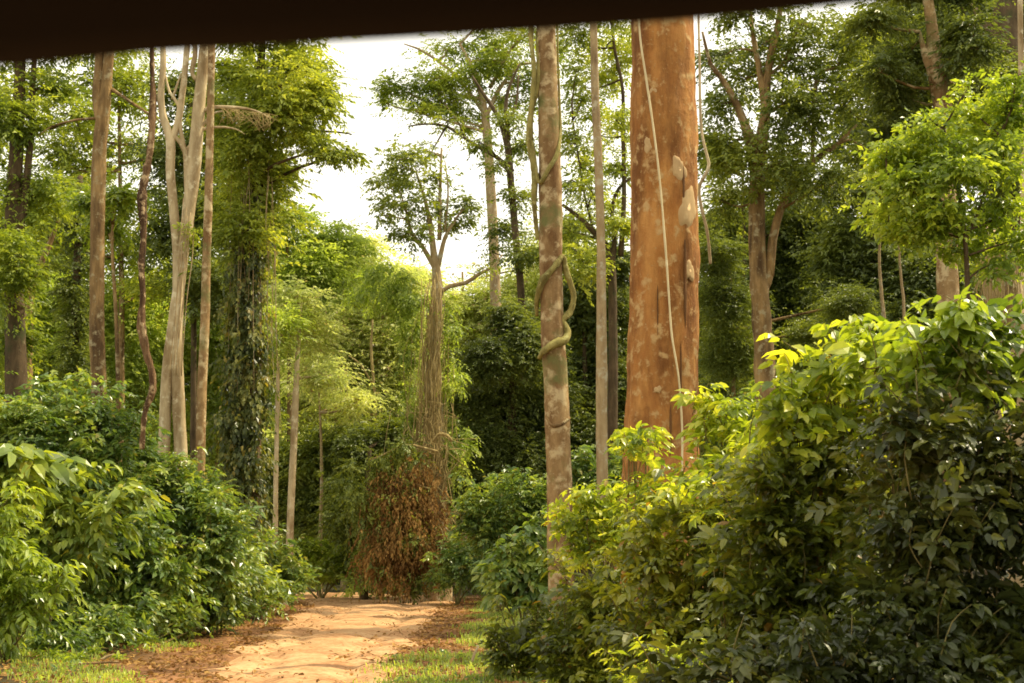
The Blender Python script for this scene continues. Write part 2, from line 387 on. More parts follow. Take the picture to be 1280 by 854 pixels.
# the road: a strip whose ragged edges sink into the ground
nu = 60
yy = np.concatenate([np.arange(-20, 5, 1.), np.arange(5, 78, .2)])
V = []
for y in yy:
    l, r = roadx(y)
    l = l + .35 * math.sin(y * 1.1) + .2 * math.sin(y * 2.9 + 1); r = r + .25 * math.sin(y * .9 + 2) + .16 * math.sin(y * 3.3)
    u = np.linspace(0, 1, nu); x = l - .5 + (r - l + 1.0) * u
    e = np.clip(np.minimum(u, 1 - u) * (r - l + 1) / .7, 0, 1)
    z = hfun(x, np.full(nu, y)) * .55 - .045 + .085 * e
    z = z + .012 * np.sin(x * 2.3 + y * .55) * np.sin(y * 1.15 + x * .4) + .008 * np.sin(x * 5.1 - y * 1.9) * np.sin(y * 3.3 + x)
    z = z - .09 * np.exp(-((u - .28) / .07) ** 2) - .09 * np.exp(-((u - .72) / .07) ** 2) + .012 * np.sin(x * 7 + y * 2.2) * np.sin(y * 4.4)
    V.append(np.stack([x, np.full(nu, y), z], -1))
V = np.array(V).reshape(-1, 3); i = np.arange(len(yy) - 1)[:, None] * nu; j = np.arange(nu - 1)[None]
a, b, c, d = i + j, i + j + 1, i + nu + j + 1, i + nu + j
mb = MB(); mb.add(V, np.concatenate([np.stack([a, b, c], -1).reshape(-1, 3), np.stack([a, c, d], -1).reshape(-1, 3)]))
tag(mb.build('road', E_road, None, True), 'pale sandy dirt road running between the thickets', kind='structure')

# ------------------------------------------------------------------ litter, grass (uncountable ground cover)
def scatter(n, xr, yr, g, keep):
    x = g.uniform(*xr, n * 3); y = g.uniform(*yr, n * 3); k = keep(x, y); x, y = x[k][:n], y[k][:n]
    return np.stack([x, y, hfun(x, y)], -1)
g = np.random.default_rng(11)
def off_road(x, y):
    l, r = roadx(y); d = np.maximum(l - x, x - r)
    return (d > -1.2 + .5 * np.sin(x * 2 + y)) & (d < 7) & (g.random(len(x)) < np.where(d < 0, .10, .8) * (.45 + .55 * (np.sin(x * 1.9) * np.sin(y * 1.3 + x) > -.3)))
P = scatter(32000, (-18, 6), (18, 70), g, off_road); P[:, 2] += .03
mb = MB(); D = g.normal(0, 1, (len(P), 3)); D[:, 2] *= .25; Nn = g.normal(0, .35, (len(P), 3)) + (0, 0, 1)
leaves(mb, P, D, Nn, g.uniform(.06, .17, len(P)), g.uniform(.04, .09, len(P)), 'hex')
tag(mb.build('leaf_litter', G_dead), 'dry brown fallen leaves along both road edges', 'leaf litter', kind='stuff')

P = scatter(1500, (-18, 4), (18, 68), g, lambda x, y: (x > roadx(y)[0] - 3) & (x < roadx(y)[1] + 2)); P[:, 2] += .02
D = g.normal(0, 1, (len(P), 3)); D[:, 2] *= .15
mb = MB(); leaves(mb, P, D, g.normal(0, .2, (len(P), 3)) + (0, 0, 1), g.uniform(.04, .12, len(P)), g.uniform(.03, .06, len(P)), 'hex')
for k in range(260):
    y = g.uniform(20, 60); l, r = roadx(y); x = g.uniform(l - 2, r + 1); z = float(hfun(np.array([x]), np.array([y]))[0]); q = g.uniform(.012, .05)
    u = norm(g.normal(0, 1, (7, 3))); pts = np.array([(x, y, z)]) + np.array([(1, 0, 0), (.3, .9, .1), (-.8, .5, 0), (-.7, -.7, .1), (.4, -.9, 0), (.1, .1, .7)]) * q * (1 + .3 * g.normal(0, 1, (6, 3)))
    mb.add(pts, [(0, 1, 5), (1, 2, 5), (2, 3, 5), (3, 4, 5), (4, 0, 5)])
tag(mb.build('gravel', B_brown), 'scattered small stones and clods on the dirt road', 'gravel', kind='stuff')
def grass(P, h, g, mat, label, per=14, spread=.16, name='grass'):
    n = len(P) * per
    B = np.repeat(P, per, 0) + g.normal(0, spread, (n, 3)) * (1, 1, 0)
    a = g.uniform(0, 2 * PI, n); ln = g.uniform(.45, 1.1, n) * h
    out = np.stack([np.cos(a), np.sin(a), np.zeros(n)], -1); s = np.stack([-np.sin(a), np.cos(a), np.zeros(n)], -1)
    le = g.uniform(.15, .7, n)[:, None]; wd = .006 + .01 * g.random(n)[:, None]
    m = B + out * le * ln[:, None] * .4 + np.array((0, 0, 1.)) * ln[:, None] * .6
    t = B + out * le * ln[:, None] + np.array((0, 0, 1.)) * ln[:, None] * (1 - .35 * le)
    V = np.stack([B - s * wd, B + s * wd, m - s * wd, m + s * wd, t], 1).reshape(-1, 3)
    F = (np.array([(0, 1, 3), (0, 3, 2), (2, 3, 4)])[None] + (np.arange(n) * 5)[:, None, None]).reshape(-1, 3)
    mb = MB(); mb.add(V, F); return tag(mb.build(name, mat), label, 'grass', kind='stuff')
def right_verge(x, y):
    r = roadx(y)[1]; a = x - r
    near = (y < 31.5) & (a > .15 + .25 * np.sin(y * 2)) & (a < 5) & (np.sin(x * 3 + y) + np.sin(y * 2.3 - x) > -1.0)
    far = (y >= 31) & (a > 1.7 + .3 * np.sin(y)) & (a < 5.5) & (np.sin(x * 3 + y) + np.sin(y * 1.3 - x) > -.9)
    return near | far
P = scatter(2600, (-5, 6), (19, 62), g, right_verge)
grass(P, .15, g, G_warm, 'short sunlit green grass on the right road verge', 10, .26)
def left_verge(x, y):
    l = roadx(y)[0]; a = l - x
    return (a > 2.2 + .8 * np.sin(y * .7)) & (a < 6) & (np.sin(x * 1.7 + y * .8) > -.4)
P = scatter(2600, (-20, -4), (22, 62), g, left_verge)
grass(P, .14, g, G_warm, 'thin dry green grass below the left thicket', 12)
# low creeping herbs mixed in the grass
mb = MB(); P = scatter(5200, (-6, 5), (19, 60), g, right_verge); D = g.normal(0, 1, (len(P), 3)); D[:, 2] = .5
sprigs(mb, P, D, .16, 5, .07, .04, g, 'dia')
P = scatter(1700, (-20, -4), (22, 60), g, left_verge); D = g.normal(0, 1, (len(P), 3)); D[:, 2] = .6
sprigs(mb, P, D, .2, 6, .09, .045, g, 'dia')
tag(mb.build('ground_cover', G_left), 'low green creeping herbs on both verges', 'ground cover', kind='stuff')

# ------------------------------------------------------------------ trees
BASEY = lambda Y: HZ + CAMH * FPX / Y
def path(pts, Y, dy=None):
    P = []; R = []
    for k, q in enumerate(pts):
        yy_ = Y + (dy[k] if dy else 0)
        P.append(W(q[0], q[1], yy_)); R.append(M_(q[2] / 2, yy_))
    return np.array(P), np.array(R)

def near_trunk(Ps, c):
    """trunk point from which a limb to c would leave"""
    best = None
    for P in Ps:
        d = np.linalg.norm((P - c) * (1, 1, .75), axis=1) + np.where(P[:, 2] > c[2] - .15 * abs(c[0] - P[:, 0]), 14., 0)
        k = int(np.argmin(d))
        if best is None or d[k] < best[0]: best = (d[k], P[k])
    return best[1]

def tree(name, label, Y, stems, blobs, bark, leafm=None, group=None, cat='tree', seed=1, sides=14, rough=.05, flare=None, ground=True,
         leaf=dict(), limb=.09, step=.35, limbs=True):
    """stems: list of [(px,py,width_px),...] from the base up; blobs: (px,py,rx,ry[,cover,dY])"""
    g = np.random.default_rng(seed)
    s0 = list(stems[0])
    if ground:
        x0 = s0[0][0]; bz = hfun(np.array([W(x0, BASEY(Y), Y)[0]]), np.array([float(Y)]))[0]
        base = np.array((W(x0, BASEY(Y), Y)[0], Y, bz - .15))
    else:
        base = W(s0[0][0], s0[0][1], Y)
    root = thing(name, base, label, cat, group)
    wood = MB(); Ps = []
    for k, st in enumerate(stems):
        P, R = path(st, Y)
        if k == 0 and ground:
            P = np.vstack([base, P]); R = np.concatenate([[R[0] * 1.12], R])
        pp, rr = tube(wood, P, R, sides, step, rough, seed * 7 + k, flare if k == 0 else None, .07 if sides >= 16 else 0)
        Ps.append(pp)
    lf = MB() if blobs else None
    for b in blobs:
        cov = b[4] if len(b) > 4 else 1.6; dY = b[5] if len(b) > 5 else g.uniform(-2, 2)
        c = W(b[0], b[1], Y + dY); r = np.array((M_(b[2], Y), M_((b[2] + b[3]) / 2, Y), M_(b[3], Y)))
        foliage(lf, c, r, cov, g, wood=wood if limbs else None, start=near_trunk(Ps, c) if limbs else None, wr=limb, **leaf)
    wood.build('trunk', bark, root, True)
    if lf is not None: lf.build('crown', leafm, root)
    return root, g

FAR = dict(ll=.32, lw=.16, nl=6, L=.8, clump=.36, boost=1.9)
MIDL = dict(ll=.24, lw=.115, nl=7, L=.65, clump=.36, boost=1.9)
NEAR = dict(ll=.18, lw=.08, nl=8, L=.55, clump=.36, boost=1.8)

# --- left side
tree('forest_tree', 'ivy-clad dark tree at the far left edge of the view', 52,
     [[(18, 700, 30), (20, 480, 26), (16, 300, 22), (22, 160, 16), (26, 60, 12), (30, -60, 6)], [(20, 330, 12), (36, 200, 9), (42, 90, 7), (48, 0, 4)]],
     [(10, 140, 45, 40, 1.3), (60, 110, 45, 30, 1.0), (40, 250, 50, 45, 1.4), (5, 330, 40, 60, 1.6), (15, 430, 28, 60, 1.4), (95, 150, 40, 34, .9), (20, 40, 60, 40, 1.2), (100, 40, 50, 40, 1.1)],
     B_dark, G_top, leaf=dict(MIDL, boost=1.5), seed=2)
tree('forest_tree', 'slim brown trunk rising behind the left thicket near the left edge', 58,
     [[(34, 600, 12), (36, 420, 10), (40, 360, 9), (60, 310, 7), (78, 260, 4)]], [(75, 250, 40, 30, .8), (50, 330, 25, 20, .6)], B_brown, G_mid, leaf=MIDL, seed=3)
tree('forest_tree', 'dark leafy column of a trunk left of the forked brown trunk', 60,
     [[(92, 700, 13), (93, 480, 11), (96, 330, 9), (100, 220, 7)]],
     [(93, 460, 14, 50, 2.0, 0), (95, 370, 16, 55, 2.2, 0), (98, 280, 22, 40, 1.6, 0)], B_dark, G_dark, leaf=dict(MIDL, clump=.2), seed=4, limbs=False)
tree('forest_tree', 'tall brown rough-barked trunk forking near the top, left of the twisted liana', 42,
     [[(128, 640, 22), (124, 480, 19), (121, 400, 18), (122, 300, 17), (124, 200, 18), (129, 145, 17), (136, 70, 14), (150, -60, 11), (160, -170, 7)],
      [(127, 165, 12), (121, 120, 13), (124, 60, 11), (112, -60, 8), (90, -160, 5)], [(121, 148, 4), (95, 150, 3), (65, 158, 1.8), (48, 170, .8)], [(140, 112, 5), (155, 122, 4), (182, 140, 3), (196, 148, 1.6), (206, 160, .7)]],
     [(110, -150, 90, 50, .35), (190, -150, 80, 50, .3)], B_brown, G_top, leaf=MIDL, seed=5, sides=18, rough=.06)
tree('forest_tree', 'green sapling with bright leaves beside the forked brown trunk', 46,
     [[(150, 640, 6), (146, 420, 5), (140, 300, 4), (146, 250, 3)]],
     [(105, 250, 26, 18, 1.6), (150, 250, 26, 24, 1.8), (130, 285, 32, 20, 1.3)], B_brown, G_bright, leaf=MIDL, seed=6)
tree('hanging_liana', 'dark red twisted bare liana hanging down to the left thicket', 34,
     [[(178, 562, 4), (178, 552, 6), (182, 515, 5), (190, 490, 8), (189, 465, 8), (182, 440, 9), (177, 405, 11), (179, 370, 7), (178, 330, 7.5), (180, 290, 6), (178, 245, 11),
       (184, 215, 7), (190, 180, 6.5), (191, 130, 8), (190, 70, 5), (192, -60, 5)]], [], B_red, cat='liana', seed=7, ground=False, sides=16, rough=.26, step=.08)
r, g = tree('forked_tree', 'pale smooth-barked tree with several forking white stems', 41,
     [[(224, 640, 18), (226, 585, 16), (223, 500, 16), (221, 430, 15), (222, 330, 12), (218, 270, 12), (213, 215, 11.5), (213, 175, 12), (205, 150, 10), (201, 120, 9), (204, 85, 8), (203, 40, 7), (198, -60, 5)],
      [(202, 640, 16), (205, 560, 15), (209, 470, 15), (219, 390, 14.5), (228, 320, 15), (237, 255, 17), (243, 200, 18), (248, 140, 16), (255, 70, 14), (262, -20, 12), (272, -140, 8)],
      [(213, 180, 9), (222, 155, 9), (228, 115, 8), (233, 70, 7.5), (238, 0, 6), (244, -90, 4)],
      [(236, 275, 9), (234, 230, 8.5), (232, 190, 8), (220, 172, 5), (215, 168, 4)], [(232, 192, 6), (226, 165, 5), (223, 132, 4), (212, 115, 3.4), (207, 95, 2)],
      [(232, 190, 6), (242, 176, 4), (246, 165, 3)], [(215, 124, 3), (222, 105, 3), (226, 92, 1.5)],
      [(250, 142, 6), (262, 135, 5.5), (285, 134, 4.5), (308, 136, 3.4), (326, 141, 1.8), (338, 148, .8)], [(248, 163, 5), (262, 160, 3.8), (280, 159, 2.8), (296, 162, 1.6), (306, 168, .7)], [(252, 160, 4), (264, 143, 3), (278, 139, 2)],
      [(246, 100, 6), (240, 92, 5), (242, 78, 7), (244, 60, 6), (232, 20, 4)]],
     [], B_pale, seed=8, sides=16, rough=.04, step=.25)
cm = MB(); g = np.random.default_rng(81)
for q in ((190, -150, 70, 50), (260, -190, 80, 50)): foliage(cm, W(q[0], q[1], 41), (M_(q[2], 41), 2, M_(q[3], 41)), .35, g, **MIDL)
foliage(cm, W(238, 300, 40.7), (M_(14, 41), .4, M_(34, 41)), .5, g, ll=.2, lw=.07, nl=6, L=.4)
cm.build('crown', G_top, r)
tm = MB()
for k in range(60):
    x0 = g.uniform(275, 336); y0 = 135 + (x0 - 275) * .12; P, R = path([(x0, y0, .8), (x0 + g.normal(4, 6), y0 + g.uniform(2, 10), .8), (x0 + g.normal(4, 9), y0 + g.uniform(8, 26), .5)], 41 + g.uniform(-.6, .6)); tube(tm, P, R, 4, .3)
tm.build('twig', B_straw, r, True)
vm = MB()
for k in range(7):      # thin climbers on the thick stem
    x0 = 232 + g.uniform(-6, 8); P, R = path([(x0 - 12 + g.uniform(-4, 4), 470, 1.2), (x0 - 6, 380, 1.2), (x0 - 2 + g.uniform(-5, 5), 320, 1.3), (x0 + 3, 260 + g.uniform(-20, 20), 1)], 40.55)
    tube(vm, P, R, 5, .3)
vm.build('climber', B_grey, r, True)
tree('forest_tree', 'slender mottled straight trunk just right of the pale forked tree', 40.5,
     [[(249, 640, 13), (250, 590, 12), (252, 500, 12), (256, 400, 11.5), (259, 300, 10.5), (262, 200, 10), (264, 100, 9), (265, 0, 8), (266, -120, 6)]],
     [(280, -190, 60, 40, .35)], B_tan, G_top, leaf=MIDL, seed=9, sides=12)
r, g = tree('ivy_covered_tree', 'dark trunk wrapped in climbing leaves under a tall green crown', 47,
     [[(305, 740, 40), (308, 600, 34), (312, 480, 30), (314, 380, 26), (318, 280, 20), (322, 180, 15), (326, 90, 11), (330, 0, 8)], [(322, 200, 8), (352, 175, 6), (385, 165, 4), (420, 165, 2.5), (440, 168, 1.5)]],
     [(310, 95, 42, 34, 1.7), (365, 85, 42, 34, 1.8), (385, 130, 34, 30, 1.8), (345, 150, 42, 32, 1.8), (405, 185, 30, 14, 1.3), (300, 190, 38, 40, 1.9), (340, 215, 26, 34, 1.8), (312, 280, 26, 36, 1.9),
      (285, 270, 24, 44, 1.5), (310, 30, 60, 36, 1.4), (380, 20, 50, 34, 1.5), (425, 196, 26, 13, .9), (395, 172, 30, 16, 1.4), (285, 140, 34, 40, 1.4), (320, 240, 50, 70, .9), (350, 110, 70, 60, .7), (328, 225, 30, 36, 1.5), (305, 290, 30, 40, 1.3), (312, 330, 26, 40, 1.2), (405, 120, 20, 30, 1.2)], B_dark, G_top2, leaf=MIDL, seed=10, limb=.07)
iv = MB()
for y in range(300, 700, 22):
    wdt = 17 + 9 * min(1, (y - 300) / 150)
    c = W(308 + g.uniform(-5, 5) - (y > 500) * 2, y, 46.6); foliage(iv, c, (M_(wdt, 47), .7, M_(24, 47)), 2.2, g, ll=.24, lw=.15, nl=6, L=.5, clump=.4, hang=.8, droop=.6)
iv.build('ivy', G_ivy, r)
hv = MB()
for k in range(26):
    x0 = g.uniform(285, 345); y0 = g.uniform(170, 330); l = g.uniform(90, 260); P, R = path([(x0, y0, .9), (x0 + g.uniform(-6, 6), y0 + l / 2, .9), (x0 + g.uniform(-8, 8), y0 + l, .6)], 46.2 + g.uniform(-.5, .8)); tube(hv, P, R, 4, .6)
hv.build('hanging_vine', B_grey, r, True)
tree('slim_tree', 'thinner left one of two bare pale trunks at the road bend', 60,
     [[(343, 740, 7), (344, 680, 6.5), (345, 600, 6), (347, 500, 5.2), (348, 440, 4)]], [(350, 410, 30, 34, 1.0)], B_pale, G_warm, leaf=MIDL, seed=12, sides=10)
tree('slim_tree', 'thicker right one of two bare pale trunks at the road bend', 60,
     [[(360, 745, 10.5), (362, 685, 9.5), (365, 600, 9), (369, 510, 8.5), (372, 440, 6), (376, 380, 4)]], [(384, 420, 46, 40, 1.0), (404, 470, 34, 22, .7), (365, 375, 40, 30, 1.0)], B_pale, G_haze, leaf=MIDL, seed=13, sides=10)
# mid-left background
def bgtree(label, x, Y, stem_w, top, blobs, leafm, bark=B_brown, seed=0, leaf=FAR, group=None, name='forest_tree'):
    return tree(name, label, Y, [[(x, 690, stem_w), (x + 2, (690 + top) / 2, stem_w * .8), (x - 2, top, stem_w * .35)]], blobs, bark, leafm, leaf=leaf, seed=seed, group=group, limb=.08, sides=8)
bgtree('broad green crown dappled with sky behind the forked brown trunk', 150, 72, 9, 90,
       [(150, 110, 60, 36, 1.0), (95, 170, 45, 36, .9), (165, 180, 42, 34, .9), (60, 200, 40, 36, .8), (200, 250, 36, 34, .9), (90, 250, 44, 34, 1.4), (160, 310, 50, 44, 1.4), (60, 110, 44, 34, .7), (110, 210, 50, 40, .9), (180, 120, 50, 36, .8), (130, 60, 80, 30, .9), (220, 190, 40, 44, .8), (60, 300, 50, 40, 1.2), (200, 360, 40, 34, 1.2)], G_top2, seed=20, leaf=dict(FAR, boost=1.2, clump=.4))
bgtree('dark green tree filling the gap behind the pale forked stems', 240, 68, 9, 110,
       [(235, 120, 44, 44, 1.2), (215, 200, 40, 44, 1.2), (270, 180, 34, 50, 1.5), (255, 270, 44, 50, 1.6), (205, 300, 36, 40, 1.1), (265, 360, 40, 50, 1.6)], G_dark, B_dark, seed=21)
bgtree('sunlit yellow-green foliage low behind the twisted liana', 160, 76, 6, 340,
       [(60, 380, 50, 46, 1.5), (120, 420, 46, 50, 2.0), (165, 390, 44, 50, 1.9), (60, 450, 50, 36, 1.8), (150, 480, 50, 40, 2.0), (215, 430, 40, 60, 1.6), (10, 420, 40, 50, 1.4)], G_warm, seed=22)
bgtree('yellow-green tree glowing between the pale trunks and the ivy column', 270, 80, 7, 360,
       [(240, 460, 40, 50, 1.8), (275, 430, 34, 60, 1.9), (270, 530, 34, 50, 1.8), (330, 480, 26, 60, 1.6), (235, 540, 36, 50, 1.8)], G_warm, seed=23)
bgtree('brownish dead-tipped tree below the sky gap left of centre', 360, 78, 8, 250,
       [(368, 276, 38, 20, 1.4), (410, 296, 38, 22, 1.4), (350, 335, 40, 46, 1.8), (395, 340, 50, 44, 2.0), (440, 315, 26, 20, 1.1), (340, 390, 44, 44, 1.6)], G_warm, seed=24)
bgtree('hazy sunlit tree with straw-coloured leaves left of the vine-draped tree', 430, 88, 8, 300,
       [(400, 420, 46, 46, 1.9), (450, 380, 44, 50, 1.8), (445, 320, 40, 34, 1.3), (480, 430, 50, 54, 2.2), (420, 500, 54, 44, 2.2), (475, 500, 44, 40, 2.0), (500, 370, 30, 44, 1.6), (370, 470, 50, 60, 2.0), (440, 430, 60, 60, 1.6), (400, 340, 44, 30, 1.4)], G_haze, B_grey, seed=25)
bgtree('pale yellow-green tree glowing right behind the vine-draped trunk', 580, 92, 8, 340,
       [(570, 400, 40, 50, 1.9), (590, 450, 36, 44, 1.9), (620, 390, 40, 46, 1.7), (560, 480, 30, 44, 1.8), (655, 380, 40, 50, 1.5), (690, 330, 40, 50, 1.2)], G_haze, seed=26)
bgtree('shady dark green tree behind the two bare pale trunks', 400, 74, 8, 520,
       [(380, 590, 46, 50, 2.2), (420, 560, 44, 44, 2.2), (400, 650, 50, 44, 2.4), (340, 600, 34, 60, 2.0), (440, 630, 36, 50, 2.2)], G_mid, B_dark, seed=27, leaf=dict(FAR, boost=1.3))
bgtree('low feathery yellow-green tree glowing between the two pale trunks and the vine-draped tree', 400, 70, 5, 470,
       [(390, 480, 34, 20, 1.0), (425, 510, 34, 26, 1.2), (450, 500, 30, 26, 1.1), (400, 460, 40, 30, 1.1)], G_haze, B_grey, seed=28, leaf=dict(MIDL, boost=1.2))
# --- centre: the vine-draped tree
r, g = tree('vine_draped_tree', 'tall tree at the road end draped in hanging vines and dead leaves', 64,
     [[(548, 735, 34), (545, 640, 30), (543, 540, 26), (542, 440, 18), (545, 380, 15), (546, 345, 12), (542, 315, 8), (538, 280, 6), (530, 245, 4), (520, 215, 2)],
      [(545, 338, 7), (528, 308, 5.5), (515, 292, 4.5), (508, 265, 3), (500, 240, 1.5)], [(547, 368, 6), (562, 358, 5.5), (582, 354, 5), (600, 342, 4), (616, 334, 2.5), (628, 318, 1)],
      [(547, 335, 6.5), (556, 298, 5), (566, 280, 3.5), (578, 262, 2)], [(549, 300, 5), (550, 240, 4), (552, 185, 2.5)], [(556, 290, 3), (560, 240, 2), (556, 200, 1.2)]],
     [(498, 200, 30, 22, 1.2), (488, 235, 30, 26, 1.3), (505, 262, 34, 26, 1.2), (515, 295, 28, 20, 1.0), (520, 215, 30, 26, .8), (552, 235, 26, 24, .7), (580, 262, 26, 20, 1.2), (568, 285, 24, 18, .9), (540, 270, 26, 24, .5), (602, 335, 18, 12, .6), (530, 188, 24, 12, .7), (480, 270, 18, 14, .8)],
     B_grey, G_mid, seed=30, leaf=dict(ll=.26, lw=.13, nl=6, L=.6, clump=.34, boost=.95), limb=.05, sides=18, rough=.10)
lf = MB()
for q in ((480, 350, 34, 26, 1.5), (505, 380, 28, 30, 1.6), (460, 375, 26, 16, 1.0), (515, 430, 17, 44, 1.7), (518, 500, 15, 36, 1.5), (562, 400, 12, 40, .8), (566, 470, 12, 50, 1.2), (572, 560, 16, 50, 1.4)):
    foliage(lf, W(q[0], q[1], 63.5), (M_(q[2], 64), 1., M_(q[3], 64)), q[4], g, ll=.24, lw=.13, nl=6, L=.5, clump=.3, hang=.6)
lf.build('climbing_leaf_mass', G_warm, r)
vm = MB()
for k in range(95):
    t = g.random(); y0 = 340 + 230 * g.random() ** 1.3; x0 = 543 + g.normal(0, 7 + (y0 - 340) * .04); ln = g.uniform(80, 330); y1 = min(y0 + ln, 715)
    sp = (y1 - 350) * .055
    x1 = x0 + g.normal(-2, 1) * (1 + sp * .35); P, R = path([(x0, y0, 1.3), (x0 * .7 + x1 * .3 + g.normal(0, 5), y0 * .7 + y1 * .3, 1.5), (x0 * .35 + x1 * .65 + g.normal(0, 5), y0 * .3 + y1 * .7, 1.5), (x1, y1, 1.0)], 63.0 + g.uniform(-.9, .5))
    tube(vm, P, R * g.uniform(.35, 1.1), 4, .8)
for k in range(130):
    x0 = g.uniform(508, 562); y0 = g.uniform(500, 680); P, R = path([(x0, y0, 1.0), (x0 + g.normal(0, 9), y0 + g.normal(12, 10), 1.2), (x0 + g.normal(0, 14), y0 + g.normal(28, 14), 1.1), (x0 + g.normal(0, 16), min(715, y0 + g.normal(45, 16)), .7)], 62.3 + g.uniform(-.9, .6)); tube(vm, P, R * g.uniform(.4, 1.0), 4, .4)
vm.build('hanging_vine', B_straw, r, True)
for pts in ([(548, 565, 5), (530, 560, 4.5), (505, 556, 4), (480, 568, 3), (462, 575, 2)], [(540, 612, 4), (520, 606, 5), (502, 600, 4.5), (492, 592, 3)], [(565, 552, 4), (560, 545, 4), (548, 543, 4), (541, 552, 3)],
            [(548, 655, 3), (556, 675, 3.5), (559, 700, 3)], [(535, 620, 3), (541, 640, 3), (540, 662, 2)]):
    bm_ = MB(); P, R = path(pts, 61.6); tube(bm_, P, R * .8, 6, .3, .1, 3); bm_.build('bare_branch', B_straw, r, True)
dm = MB()
for q in ((505, 645, 38, 56, 2.2), (485, 690, 34, 40, 2.2), (530, 695, 34, 34, 2.2), (520, 600, 24, 30, .7), (478, 620, 20, 34, .8), (545, 640, 14, 50, .6), (500, 720, 36, 18, 1.0)):
    c = W(q[0], q[1], 61.8); rr = (M_(q[2], 63), 1.1, M_(q[3], 63))
    foliage(dm, c, rr, q[4], g, ll=.26, lw=.11, nl=6, L=.5, clump=.38, hang=1.1, droop=.7, flat=.9)
dm.build('dead_leaf_curtain', G_dead, r)
gm = MB()
for q in ((478, 580, 30, 22, 1.0), (458, 640, 12, 40, .7), (525, 570, 16, 14, .4), (500, 560, 24, 16, 1.0), (510, 728, 44, 12, 1.0), (556, 690, 10, 30, .6), (440, 610, 20, 60, .8)):
    foliage(gm, W(q[0], q[1], 61.6), (M_(q[2], 62), .8, M_(q[3], 62)), q[4], g, ll=.22, lw=.11, nl=6, L=.45, clump=.35, hang=.4)
for q in ((500, 640, 44, 60, .7), (530, 690, 40, 40, .6), (470, 690, 24, 44, 1.2)):
    foliage(gm, W(q[0], q[1], 61.2), (M_(q[2], 62), .6, M_(q[3], 62)), q[4] * .35, g, ll=.2, lw=.09, nl=5, L=.4, clump=.3, hang=.6)
gm.build('creeper', G_mid, r)
tree('forest_tree', 'dark bushy tree hugging the left side of the vine-draped trunk', 66,
     [[(455, 735, 10), (458, 640, 8), (462, 560, 5)]], [(452, 560, 32, 34, 2.0), (470, 590, 34, 40, 2.2), (440, 640, 34, 50, 1.9), (470, 660, 30, 50, 2.2), (490, 545, 24, 24, 1.6)], B_dark, G_mid, leaf=MIDL, seed=31)
for pts, lb in (([(470, 560, 2), (469, 500, 3.5), (464, 440, 3.5), (466, 400, 2)], 'thin bare straw-coloured stem standing left of the vine-draped tree'),):
    tree('dead_sapling', lb, 72, [[(472, 640, 4)] + pts, [(466, 480, 2), (450, 455, 2), (436, 445, 1.4)], [(468, 520, 2), (440, 508, 2.2), (420, 506, 2), (405, 490, 1)]], [], B_straw, seed=32, cat='dead tree')
# emergent trees on the skyline
r, g = tree('emergent_tree', 'very tall pale-trunked tree with an umbrella crown on the skyline', 84,
     [[(626, 640, 19), (624, 500, 17), (621, 420, 15), (618, 330, 13), (614, 240, 12), (608, 160, 11), (602, 120, 8), (590, 85, 5), (575, 55, 3)],
      [(606, 150, 6), (625, 110, 5), (650, 80, 3)], [(602, 125, 5), (575, 120, 3.5), (545, 135, 2)], [(604, 140, 5), (570, 95, 4), (530, 65, 3), (505, 55, 1.5)], [(612, 110, 5), (640, 60, 3), (660, 30, 1.5)]],
     [(500, 112, 34, 17, 1.5), (540, 98, 44, 20, 1.6), (575, 150, 40, 16, 1.0), (550, 120, 50, 20, 1.2), (640, 120, 50, 26, .8), (690, 70, 30, 30, .8), (600, 75, 70, 26, .9), (520, 140, 34, 12, 1.2), (565, 128, 30, 14, 1.3), (590, 95, 34, 16, 1.3), (630, 80, 40, 18, 1.2), (560, 62, 40, 13, 1.0), (615, 55, 40, 16, 1.3), (485, 130, 18, 10, .8),
      (660, 100, 30, 18, 1.0), (600, 25, 60, 20, 1.1), (660, 45, 34, 18, 1.2)],
     B_grey, G_top, seed=33, leaf=dict(FAR, flat=.3, ll=.3, lw=.15, boost=1.0, clump=.42), limb=.09)
r, g = tree('skyline_tree', 'dark slender-limbed tree leaning in front of the tall pale trunk', 74,
     [[(660, 640, 12), (656, 480, 11), (651, 360, 9.5), (645, 300, 9), (639, 230, 9.5), (634, 180, 9), (622, 145, 6), (606, 120, 4.5), (590, 95, 3)],
      [(641, 215, 7), (620, 196, 5.5), (600, 185, 5), (580, 172, 4), (558, 158, 3.6), (534, 155, 2.5), (510, 158, 1.6)], [(636, 175, 6), (632, 140, 5), (636, 110, 4), (650, 80, 2)], [(558, 158, 3), (548, 175, 2), (536, 196, 1.2)], [(580, 172, 3), (574, 155, 2), (556, 130, 1.2)],
      [(634, 160, 4), (645, 130, 3), (648, 95, 2)]],
     [(595, 175, 26, 13, .9), (625, 205, 24, 14, .9), (640, 150, 30, 16, 1.1), (560, 150, 24, 9, .8), (655, 180, 24, 18, 1.2), (650, 250, 26, 24, 1.0), (635, 290, 28, 20, 1.2), (660, 315, 30, 24, 1.4), (615, 315, 18, 16, .7)],
     B_dark, G_mid, seed=34, leaf=dict(FAR, flat=.4, ll=.28, lw=.14, boost=1.1, clump=.42), limb=.06)
tree('forest_tree', 'very dark dense conical tree left of the liana-wrapped trunk', 68,
     [[(640, 735, 16), (640, 560, 12), (642, 420, 5)]],
     [(635, 400, 24, 26, 2.2), (610, 450, 34, 30, 2.6), (655, 440, 34, 40, 2.6), (595, 500, 34, 30, 2.8), (640, 510, 46, 36, 3), (600, 560, 40, 34, 3), (660, 580, 46, 40, 3), (690, 500, 30, 50, 2.4), (620, 620, 50, 34, 3), (590, 480, 20, 14, 1.5)],
     B_dark, G_dark, leaf=dict(MIDL, hang=.2), seed=35)
